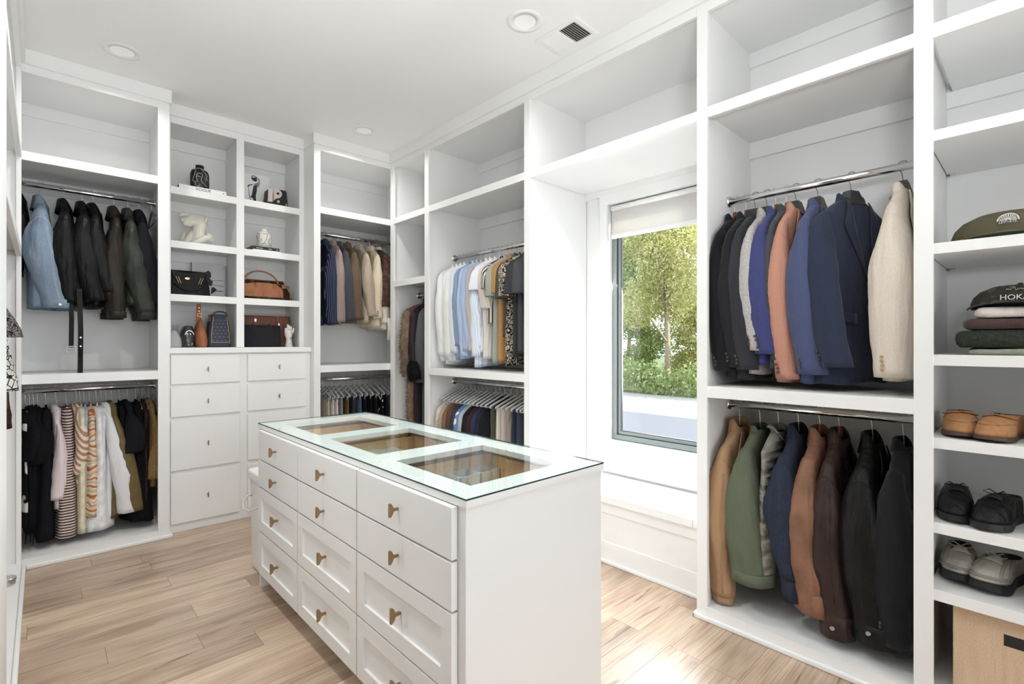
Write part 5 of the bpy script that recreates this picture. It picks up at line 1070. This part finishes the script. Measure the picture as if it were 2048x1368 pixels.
t = thing('handbag', 'black leather handbag with gold turn lock and buckles', 'handbag', (cxb, 4.42, 1.684)); BAGB = fb('#121213', 'leather')
bag_body(t, [(hw*.97, 0), (hw, .01), (hw*.97, .06), (hw*.9, .13), (hw*.84, .17), (hw*.80, .186)], .15, BAGB, top_pinch=.5)
b = MB(); fl_ = [(-hw*.8, .185), (-hw*.55, .172), (0, .165), (hw*.5, .178), (hw*.78, .185), (hw*.62, .12), (hw*.3, .075), (0, .062), (-hw*.35, .078), (-hw*.66, .125)]
b.prism(fl_, .006, (0, -.066, 0)); b.build('flap', BAGB, t, bevel=.002)
b = MB(); b.tube([(x*hw, -.072-.01*math.sin(PI*(x+.7)/1.4), .09-.06*math.cos(x*2.2)+.0) for x in np.linspace(-.7, .7, 15)], .005, 8); b.build('strap', BAGB, t, smooth=True)
b = MB(); b.lathe([(.001, 0), (.02, .001), (.02, .005), (.001, .006)], 20); o = b.build('turn_lock', GOLD, t); o.rotation_euler = (PI/2, 0, 0); o.location = (-.015, -.068, .125); o.scale = (.8, .42, 1)
for s in (-1, 1):
    for dd in (-.007, .007):
        b = MB(); b.tube([(s*hw*.55+dd-s*.0, -.071, .135), (s*hw*.42+dd, -.073, .085)], .0028, 6); b.build('buckle', GOLD, t)
text_part('foil_stamp', '–', .02, GOLD, t, basis((.02, -.0765, .03), (1,0,0), (0,0,1)))
# --- tan bag with monogram end
TAN = fb('#9c5f38', 'leather'); MONO = fabric('monogram_canvas', '#33241a', 'patch', '#5a4026', 2.6)
xr = onY(584, 598, 4.42).x; xl = 1.142; t = thing('travel_bag', 'tan leather bag with dark monogram ends and a rolled handle', 'handbag', ((xl+xr)/2, 4.46, 1.684)); hw = (xr-xl)/2
bag_body(t, [(hw*.96, 0), (hw, .015), (hw*.93, .07), (hw*.82, .12), (hw*.74, .155), (hw*.7, .163)], .22, MONO, 'body', top_pinch=.35)
hw2 = hw*.74; b = MB(); b.prism([(-hw, .0), (hw2*.74, 0), (hw2*.76, .05), (hw2*.68, .085), (hw2*.4, .115), (0, .122), (-hw2*.5, .12), (-hw, .1)], .014, (-.0, -.118, 0)); o = b.build('leather_front', TAN, t, bevel=.006); o.rotation_euler = (-.18, 0, 0)
b = MB(); b.tube([(hw*.62*math.cos(q)-.05, -.09+.03*math.sin(q), .13+.105*math.sin(q)) for q in np.linspace(0, PI, 17)], .0075, 8); b.build('handle', TAN, t, smooth=True)
b = MB(); b.tube([(-hw*.7, -.03, .165), (0, -.035, .163), (hw*.68, -.03, .166)], .005, 6); b.build('top_trim', TAN, t, smooth=True)
for x in (-.09, .05, .12): MB().box(x-.012, x+.012, -.106, -.09, .1, .135).build('strap_tab', TAN, t, bevel=.003)
b = MB(); b.lathe([(.001, 0), (.02, .001), (.02, .005), (.001, .006)], 16); o = b.build('side_tab', TAN, t, smooth=True); o.location = (hw*.72, -.085, .115); o.rotation_euler = (PI/2-.2, 0, .3); o.scale = (1.3, .6, 1)
b = MB(); b.tube([(hw*.78, -.088, .105), (hw*.83, -.1, .06), (hw*.82, -.108, .005)], .003, 6); b.build('cord', TAN, t, smooth=True)
# --- bottom left cubby
ZF = 1.2968
def acryl(label, x, y0, h, d):
    t = thing('acrylic_divider', label, 'divider', (x, y0, ZF)); MB().box(-.0015, .0015, 0, d, .004, h).build('panel', ACRYL, t); MB().box(-.006, .07, 0, d, 0, .004).build('foot', ACRYL, t); return t
acryl('clear acrylic shelf divider at the left of the bottom cubby', onY(357, 660, 4.36).x, 4.36, .17, .26); acryl('clear acrylic shelf divider beside the tan bag', onY(387, 660, 4.36).x, 4.36, .165, .26)
t = thing('evening_bag', 'small black patent bag with chrome highlights behind the acrylic', 'handbag', (onY(374, 680, 4.42).x, 4.42, ZF+.0045)); PAT = plain('black_patent', '#0e0e10', .08, spec=.8, coat=.6)
bag_body(t, [(.036, 0), (.045, .012), (.048, .06), (.044, .11), (.032, .15), (.02, .158)], .2, PAT, e=.6, top_pinch=.6)
b = MB(); b.tube([(.03*math.cos(q), -.09, .075+.045*math.sin(q)) for q in np.linspace(.3, PI-.3, 9)], .004, 6); b.build('clasp', CHROME, t, smooth=True)
t = thing('clutch_bag', 'pale grey pouch leaning at the far left of the bottom cubby', 'handbag', (onY(346, 680, 4.42).x, 4.42, ZF)); bag_body(t, [(.05, 0), (.06, .01), (.055, .06), (.03, .11), (.015, .13)], .16, plain('grey_pouch', '#a9aba9', .8, bumpy=.2), e=.7)
t = thing('shoulder_bag', 'slim tan leather shoulder bag standing on end', 'handbag', (onY(399, 680, 4.42).x, 4.42, ZF)); TAN2 = fb('#98592f', 'leather')
bag_body(t, [(.03, 0), (.043, .012), (.046, .05), (.042, .1), (.03, .15), (.018, .19), (.012, .215)], .22, TAN2, e=.8, top_pinch=.3)
b = MB(); b.loft([[(-.02, -.02, .15), (.01, -.02, .2), (.01, -.01, .2), (-.02, -.01, .15)], [(-.028, -.02, .2), (.004, -.02, .24), (.004, -.01, .24), (-.028, -.01, .2)], [(-.022, -.02, .33), (.006, -.02, .33), (.006, -.01, .33), (-.022, -.01, .33)]], True, True); b.build('strap', TAN2, t, bevel=.002)
b = MB(); b.tube([(-.003+.017*math.cos(q), -.026, .245+.013*math.sin(q)) for q in np.linspace(0, 2*PI, 17)], .003, 6); b.build('ring', GOLD, t, smooth=True)
for z in (.275, .3): disc(t, (-.008, -.021, z), (0, -1, 0), .004, GOLD, 'rivet')
xl, xr = onY(414, 690, 4.40).x, onY(463, 690, 4.40).x; cxm = (xl+xr)/2; hw = (xr-xl)/2
t = thing('backpack', 'navy monogrammed tote with tan piping and top handle', 'handbag', (cxm, 4.44, ZF)); NVM = plain('navy_canvas', '#3a3f4d', .85, bumpy=.2, bscale=300); TRIM = plain('tan_piping', '#b98d6e', .6); BRL = fb('#5c3322', 'leather')
bag_body(t, [(hw, 0), (hw, .02), (hw*.96, .09), (hw*.85, .17), (hw*.72, .24), (hw*.66, .255)], .15, NVM, e=.35, top_pinch=.75)
def edge(z): return float(np.interp(z, [0, .02, .09, .17, .24, .255], [hw, hw, hw*.96, hw*.85, hw*.72, hw*.66]))
def dep(z): return .075*(1-.25*(z/.255)**1.5)
for s in (-1, 1):
    b = MB(); b.tube([(s*(edge(z)*.80-.004), -dep(z)-.001, z) for z in np.linspace(.03, .235, 9)], .0026, 6); b.build('piping', TRIM, t, smooth=True)
b = MB(); b.tube([(x, -dep(.035)-.001, .038) for x in np.linspace(-hw*.78, hw*.78, 7)], .0026, 6); b.build('piping', TRIM, t, smooth=True)
b = MB(); b.tube([(x, -dep(.25)*.6, .253) for x in np.linspace(-hw*.62, hw*.62, 7)], .004, 6); b.build('piping', TRIM, t, smooth=True)
b = MB(); b.tube([(.015+.05*math.cos(q), .0, .25+.03*math.sin(q)) for q in np.linspace(0, PI, 13)], .005, 8); b.build('handle', BRL, t, smooth=True)
MB().box(-hw*.95, -hw*.78, -.075, -.06, .2, .25).build('luggage_tag', BRL, t, bevel=.003)
LGI = plain('monogram_grey', '#8d909a', .8)
for r_ in range(7):
    for c_ in range(4):
        z = .052+r_*.026; x = (c_-1.5)*.03*(edge(z)/hw)+(.008 if r_ % 2 else -.006)
        if abs(x) < edge(z)*.68: text_part('monogram', 'W', .014, LGI, t, basis((x, -dep(z)-.0012, z), (1,0,0), (0,0,1)), .0003)
# --- bottom right cubby
xl, xr = 1.142, onY(579, 690, 4.52).x; t = thing('briefcase', 'brown crocodile leather briefcase behind the black tote', 'handbag', ((xl+xr)/2, 4.52, ZF)); hw = (xr-xl)/2
BRB = fb('#7a4a36', 'leather'); bag_body(t, [(hw*.98, 0), (hw, .01), (hw, .24), (hw*.98, .262)], .09, BRB, e=.18, top_pinch=.9)
for x in (-.07, .1): MB().box(x-.014, x+.014, -.052, -.044, .15, .262).build('strap', BRB, t, bevel=.003)
MB().box(-.082, -.066, -.056, -.052, .21, .235).build('buckle', STEEL, t); MB().box(.106, .118, -.056, -.052, .18, .2).build('buckle', STEEL, t)
xl, xr = 1.145, onY(562, 690, 4.38).x; t = thing('tote_bag', 'black canvas tote bag in front of the brown briefcase', 'handbag', ((xl+xr)/2, 4.385, ZF)); hw = (xr-xl)/2; CAN = fb('#222227', 'denim')
bag_body(t, [(hw*.99, 0), (hw, .008), (hw*.985, .1), (hw*.96, .17), (hw*.93, .178)], .07, CAN, e=.2, top_pinch=.5)
for x in (-.07, .06):
    b = MB(); b.tube([(x+.014*math.cos(q), -.018, .165+.022*math.sin(q)) for q in np.linspace(-.6, PI+.6, 9)], .0035, 6); b.build('handle_loop', BLK2, t, smooth=True)
t = thing('ceramic_hand', 'white ceramic hand with black tattoo drawings standing upright', 'ornament', (onY(578, 690, 4.37).x, 4.37, ZF))
caps = [((0, 0, .006), (0, 0, .06), .03, .022), ((0, 0, .06), (-.004, 0, .1), .022, .026), ((-.004, 0, .1), (-.006, 0, .125), .03, .03), ((-.012, 0, .115), (-.018, 0, .13), .022, .02), ((.012, 0, .115), (.012, 0, .13), .02, .018)]
for x0, x1, z1, r in ((-.026, -.03, .155, .0078), (-.012, -.012, .186, .0082), (.002, .004, .178, .008), (.015, .018, .168, .0075)): caps.append(((x0, 0, .125), (x1, -.004, z1), r, r*.85))
caps.append(((.018, 0, .1), (.034, -.002, .135), .0095, .008)); caps.append(((.034, -.002, .135), (.036, -.004, .155), .008, .007))
h_ = blobmesh('hand', caps, CERW, t, .0026, 2)
for ln in ([(-.02, .11), (-.012, .102), (-.006, .108), (-.014, .116), (-.02, .11)], [(-.012, .085), (0, .088), (.004, .08), (-.004, .07), (.002, .06)], [(.008, .09), (.012, .075), (.01, .06)], [(.016, .112), (.024, .106)], [(-.012, .02), (0, .03)], [(-.02, .14), (-.012, .15)]):
    b = MB(); b.tube([(x, -.0285+.35*abs(x) if z > .09 else -.0235+.3*abs(x)-(.004 if z < .04 else 0), z) for x, z in ln], .0014, 5); b.build('painted_line', INK, t, smooth=True)
# --- corner bay bag
t = thing('handbag', 'black woven bag with hoop handles on the corner bay shelf', 'handbag', (2.54, 3.67, 1.892), .55); WOV = fb('#19191b', 'knit')
bag_body(t, [(.155, 0), (.165, .015), (.155, .06), (.12, .1), (.07, .115)], .13, WOV, e=.6, top_pinch=.4)
for y in (-.035, .035):
    b = MB(); b.tube([(.075*math.cos(q), y*1.5-y*.6*math.sin(q), .075+.195*math.sin(q)**.8 if math.sin(q) > 0 else .075) for q in np.linspace(0, PI, 21)], .0055, 8); b.build('handle', BLK2, t, smooth=True)
# ================================================================== shoes, caps, knits, box in the right-hand bay
def outline(n=48, L=.285, w=.098, side=1):
    pts = []
    for q in np.linspace(0, 2*PI, n, endpoint=False):
        s = (1-math.cos(q))/2; x = -L/2+L*s                      # heel at -x, toe at +x
        hw = w/2*(np.interp(s, [0, .04, .15, .4, .68, .85, .95, 1], [.12, .45, .66, .68, 1., .86, .55, .12]))
        pts.append((x, hw*(1 if q < PI else -1)+side*.012*math.sin(s*PI)*(s-.4), 0))
    return np.array(pts)
def shoe(label, loc, rz, kind, up, sole, side, name='shoe', group=None, L=.285, w=.1, inner=None):
    t = thing(name, label, 'shoe', loc, rz, group); O = outline(L=L, w=w, side=side); n = len(O); sh = {'loafer': .018, 'derby': .026, 'sneaker': .036, 'boot': .03}[kind]
    q = np.linspace(0, 2*PI, n, endpoint=False); s = (1-np.cos(q))/2
    k = 1.03 if kind != 'sneaker' else 1.05
    b = MB(); heel = lambda z: [(x*k, y*k*(1.02), z) for x, y, _ in O]
    tp = np.where(s > .75, (s-.75)*.05*(1 if kind != 'sneaker' else 2), 0)
    rg = [[(x*k*.98, y*k*.98, tz) for (x, y, _), tz in zip(O, tp*.9)], [(x*k, y*k*1.02, .004+tz) for (x, y, _), tz in zip(O, tp*.8)], [(x*k, y*k*1.02, sh+tz*.4) for (x, y, _), tz in zip(O, tp)], [(x*.97, y*.97, sh+.002+tz*.4) for (x, y, _), tz in zip(O, tp)]]
    b.loft(rg, True, True); b.build('sole', sole, t, smooth=False)
    ch = {'loafer': .090, 'derby': .104, 'sneaker': .104, 'boot': .13}[kind]; cc = -L*.5+L*.27; cl_ = .066 if kind != 'loafer' else .074
    col = np.stack([cc-np.cos(q)*cl_, np.sin(q)*.033, ch*(.84+.14*s)], 1)
    def surf(tt):
        e = tt**(1.9-.75*s**2); z = sh+(col[:, 2]-sh)*(1-(1-tt)**(2.3-.6*s**2))**(.75+.12*s**2)
        P = O*(1-e)[:, None]+col*e[:, None]; P[:, 2] = z+tp*.5*(1-e); return P
    T_ = [0, .06, .14, .24, .36, .5, .64, .78, .9, 1.0]; rings = [surf(x) for x in T_]
    inn = [rings[-1]*[1, .9, 1]+[0, 0, -.002], rings[-1]*[.97, .85, 1]+[0, 0, -.03]]
    b = MB(); b.loft(rings, True, False); b.build('upper', up, t, smooth=True); b = MB(); b.loft([rings[-1]]+inn, False, True); b.build('lining', inner or INK, t, smooth=True)
    def at(theta, tt):
        P = surf(tt); f = (theta % (2*PI))/(2*PI)*n; i = int(f); return Vector(P[i % n]*(1-(f-i))+P[(i+1) % n]*(f-i))
    if kind == 'loafer':
        b = MB(); b.tube([at(a, .34-.10*abs(math.cos((a-PI)*1.0))**1+.05)+Vector((0,0,.002)) for a in np.linspace(PI*.42, PI*1.58, 25)], .0022, 6); b.build('apron_seam', up, t, smooth=True)
        b = MB(); L0 = [at(PI+a, .80-.25*abs(a)/1.2)+Vector((0,0,.003)) for a in np.linspace(-1.25, 1.25, 15)]; b.tube(L0, .0085, 8, flat=.35); b.build('strap', up, t, smooth=True)
        b = MB(); b.tube([at(PI+a, .835-.02*abs(a))+Vector((0,0,.005)) for a in np.linspace(-.22, .22, 5)], .003, 5); b.build('strap_slot', INK, t)
    if kind in ('derby', 'sneaker'):
        lm = INK if kind == 'derby' else plain('lace_beige', '#b8b2a4', .9); b = MB()
        for j in range(4 if kind == 'derby' else 5):
            tt = .97-.075*j; a = .20+.05*j
            b.tube([at(PI-a*1.6, tt-.02), at(PI-a*.6, tt)+Vector((.0,0,.006)), at(PI+a*.6, tt)+Vector((0,0,.006)), at(PI+a*1.6, tt-.02)], .0026 if kind == 'derby' else .0036, 6)
        b.build('laces', lm, t, smooth=True); c0 = at(PI, .97)+Vector((.004, 0, .008)); b = MB()
        for sg in (-1, 1): b.tube([c0, c0+Vector((.006, sg*.02, .014)), c0+Vector((.012, sg*.034, .004)), c0+Vector((.008, sg*.016, -.002)), c0], .0022, 6)
        b.tube([c0, c0+Vector((.03, .012, .001))], .0022, 6); b.build('lace_bow', lm, t, smooth=True)
        if kind == 'derby':
            for sg in (-1, 1): b = MB(); b.tube([at(PI+sg*a, tt)+Vector((0,0,.001)) for a, tt in ((.25, .95), (.42, .7), (.8, .5), (1.15, .3), (1.2, .05))], .0018, 5); b.build('quarter_seam', up, t, smooth=True)
        else:
            ov = plain('sneaker_overlay', '#8c877c', .8)
            for sg in (-1, 1):
                for aa in (.75, 1.1): b = MB(); b.tube([at(PI+sg*aa, tt)+Vector((0,0,.002)) for tt in (.05, .25, .45, .7, .92)], .006, 6, flat=.4); b.build('overlay', ov, t, smooth=True)
            b = MB(); b.tube([at(PI+a, .10)+Vector((0,0,.001)) for a in np.linspace(-1.1, 1.1, 15)], .008, 6, flat=.6); b.build('toe_cap', ov, t, smooth=True)
    return t
SUE = fb('#a87544', 'suede'); SOLB = plain('sole_brown', '#4b382c', .6); BLL = fb('#141415', 'leather'); SOLK = plain('sole_black', '#18181a', .55); SNK = fb('#a9a498', 'cotton'); BRO = fb('#4a2f22', 'leather')
def fpos(u, v, X): return onX(u, v, X)
# toes point out of the shelf (-x): rotation near pi
for (kind, z, spots, up, sole, lbs, g) in (
  ('loafer', .99, [(1921, 2.50, .15), (2003, 2.475, -.28)], SUE, SOLB, ['tan suede penny loafer, left of the pair', 'tan suede penny loafer, right of the pair'], 'tan suede loafers'),
  ('derby', .686, [(1913, 2.50, .10), (1997, 2.47, -.30)], BLL, SOLK, ['black leather lace-up shoe, left of the pair', 'black leather lace-up shoe, right of the pair'], 'black lace-up shoes'),
  ('sneaker', .444, [(1921, 2.57, .08), (1997, 2.545, -.35)], SNK, SOLK, ['grey-beige sneaker with black sole, left of the pair', 'grey-beige sneaker with black sole, right of the pair'], 'grey sneakers')):
    for (u, X, r_), lb, sd in zip(spots, lbs, (-1, 1)):
        y = onX(u, 800, X).y; shoe(lb, (X, y, z+.0006), PI+r_, kind, up, sole, sd, 'sneaker' if kind == 'sneaker' else 'shoe', g, w=.104 if kind != 'sneaker' else .108)
shoe('dark shoe cut by the right edge beside the tan loafers', (2.50, -.075, .9906), PI, 'derby', BLL, SOLK, -1)
shoe('dark shoe cut by the right edge beside the black lace-ups', (2.50, -.08, .6866), PI, 'loafer', fb('#2a2523', 'leather'), SOLK, -1)
shoe('brown boot cut by the right edge beside the sneakers', (2.47, -.06, .4446), PI, 'boot', BRO, SOLK, -1, 'boot')
# folded knits
kn = [('sage linen trousers folded at the bottom of the knit stack', '#8d8f7d', 'cotton', .022, .30), ('chunky dark green knit sweater folded in the stack', '#2f352d', 'knit', .062, .345), ('brown wool sweater folded above the green one', '#4a3734', 'wool', .036, .32), ('pale pink fleece folded on top of the stack', '#cfc3bd', 'cotton', .036, .28)]
z = 1.2885
for i, (lb, c, k_, h, sy) in enumerate(kn):
    left = [(1931, 2.47), (1905, 2.46), (1922, 2.47), (1945, 2.48)][i]; yl = onX(left[0], 690, 2.37).y
    softfold('folded_sweater', lb, 'sweater', (2.53, yl-sy/2, z), .32, sy, h, fb(c, k_), 0, 1, 20+i, 'folded knits on the shelf', .006); z += h+.003
ztop = z
def cap_hat(label, loc, rz, mat, under, piping, name='cap', sx=.10, sy=.125, h=.10):
    t = thing(name, label, 'cap', loc, rz); rings = []; n = 40
    for zz, k_ in ((0, 1.0), (.25, 1.01), (.5, .95), (.72, .82), (.88, .6), (.97, .3), (1.0, .04)):
        rings.append([(sx*k_*math.cos(q)*(1.06 if math.cos(q) > 0 else 1), sy*k_*math.sin(q), zz*h*(1+.08*math.cos(q)*(zz < .95))) for q in np.linspace(0, 2*PI, n+1)[:-1]])
    b = MB(); b.loft(rings, True, True); o = b.build('crown', mat, t, smooth=True)
    b = MB(); b.tube([(0, 0, h*1.0), (0, 0, h+.006)], .007, 10); b.build('top_button', mat, t, smooth=True)
    top_, bot_ = [], []
    for i, q in enumerate(np.linspace(-1.15, 1.15, 21)):
        r0 = Vector((sx*1.05*math.cos(q), sy*1.0*math.sin(q), .006)); e = (math.cos(q*1.25))**.5 if math.cos(q*1.25) > 0 else 0
        r1 = r0+Vector((.072*e, .012*math.sin(q), .004-.55*(r0.y**2)*2.2+.004)); top_.append([r0, (r0+r1)/2+Vector((0,0,.004)), r1])
    b = MB(); b.loft(top_, closed=False); o = b.build('bill', mat, t, smooth=True); md = o.modifiers.new('s', 'SOLIDIFY'); md.thickness = .004; md.offset = 1
    b = MB(); b.loft([[p-Vector((0,0,.0008)) for p in r] for r in top_], closed=False); b.build('bill_underside', under, t, smooth=True)
    if piping: b = MB(); b.tube([r[0]+Vector((.004, 0, .008)) for r in top_], .0024, 6); b.build('rope_trim', piping, t, smooth=True)
    return t
OLC = fb('#5d563f', 'cotton'); y_ = onX(2022, 450, 2.47).y
t = cap_hat('olive green cap with a white sunburst badge', (2.50, y_, 1.6895), PI-.05, OLC, plain('pale_green_cloth', '#8e9683', .9), plain('gold_cord', '#b0854a', .7), sx=.10, sy=.16, h=.105)
# sunburst badge: arch ring, rays, lettering
WHT_ = plain('badge_white', '#dcdad2', .8); sxp = .1075
def onfront(y, z): return Vector((.10*1.06*math.sqrt(max(0, 1-(y/.165)**2))*float(np.interp(z/.105, [0, .25, .5, .72, .9], [1.05, 1.06, 1.0, .87, .66]))+.003, y, z))
bd = MB(); cz = .058; R_ = .026
bd.tube([onfront(R_*math.cos(q), cz+R_*math.sin(q)) for q in np.linspace(0, PI, 21)], .0022, 6)
for q in np.linspace(.12, PI-.12, 11): bd.tube([onfront(.009*math.cos(q), cz+.009*math.sin(q)), onfront(.022*math.cos(q), cz+.022*math.sin(q))], [.0008, .0022], 6)
bd.tube([onfront(.006*math.cos(q), cz+.006*math.sin(q)) for q in np.linspace(0, PI, 9)], .003, 6); bd.build('sunburst_badge', WHT_, t, smooth=True)
p = onfront(0, cz-.0055); text_part('badge_lettering', 'LEVITATE', .0105, WHT_, t, basis(p, (0, 1, 0), (-.12, 0, 1)), .001)
y_ = onX(2040, 600, 2.50).y
GRC = fabric('camo_grey', '#3a3833', 'patch', '#56524a', 2.5)
t = cap_hat('grey camouflage cap resting on the folded knits', (2.53, y_, ztop-.004), PI-.1, GRC, INK, plain('grey_band', '#6b6862', .9), sx=.10, sy=.13, h=.085)
p = Vector((.112, 0, .034)); text_part('cap_lettering', 'HOKA', .026, WHT_, t, basis(p, (0, 1, 0), (-.2, 0, 1)), .0015); text_part('cap_script', '~∿~', .026, plain('tan_print', '#a3906f', .8), t, basis(p+Vector((-.012, 0, .03)), (0, 1, 0), (-.5, 0, 1)), .001)
# linen storage box
LIN = fabric('linen_box_cloth', '#cdae8a', 'wool'); yl = onX(1906, 1290, 2.385).y
t = thing('storage_box', 'tan linen storage box with a dark handle slot on the bay floor', 'box', (2.385, yl, .0645)); Wb, Hb, Db = .36, .325, .38
b = MB(); y0, y1, z0, z1 = -.27, -.13, .235, .275
b.box(0, .006, -Wb, y0, 0, Hb).box(0, .006, y1, 0, 0, Hb).box(0, .006, y0, y1, 0, z0).box(0, .006, y0, y1, z1, Hb).box(.006, Db, -Wb, -Wb+.006, 0, Hb).box(.006, Db, -.006, 0, 0, Hb).box(Db-.006, Db, -Wb, 0, 0, Hb).box(.006, Db, -Wb+.006, -.006, 0, .006)
b.build('box_body', LIN, t); MB().box(.002, .009, y0-.001, y1+.001, z0-.001, z1+.001).build('slot_shade', INK, t); MB().box(-.003, Db, -Wb-.003, .003, Hb, Hb+.006).build('lid', LIN, t, bevel=.002)  # black plate fills the slot, standing in for the shade inside the box
# round tin on the floor of the left-edge bay
t = thing('round_tin', 'small silver tin on the floor of the bay at the left edge', 'tin', (-.14, 3.72, .0615)); b = MB(); b.lathe([(.038, 0), (.04, .002), (.04, .022), (.042, .023), (.042, .036), (.04, .038), (.001, .038)], 28); b.build('tin', STEEL, t, smooth=False)
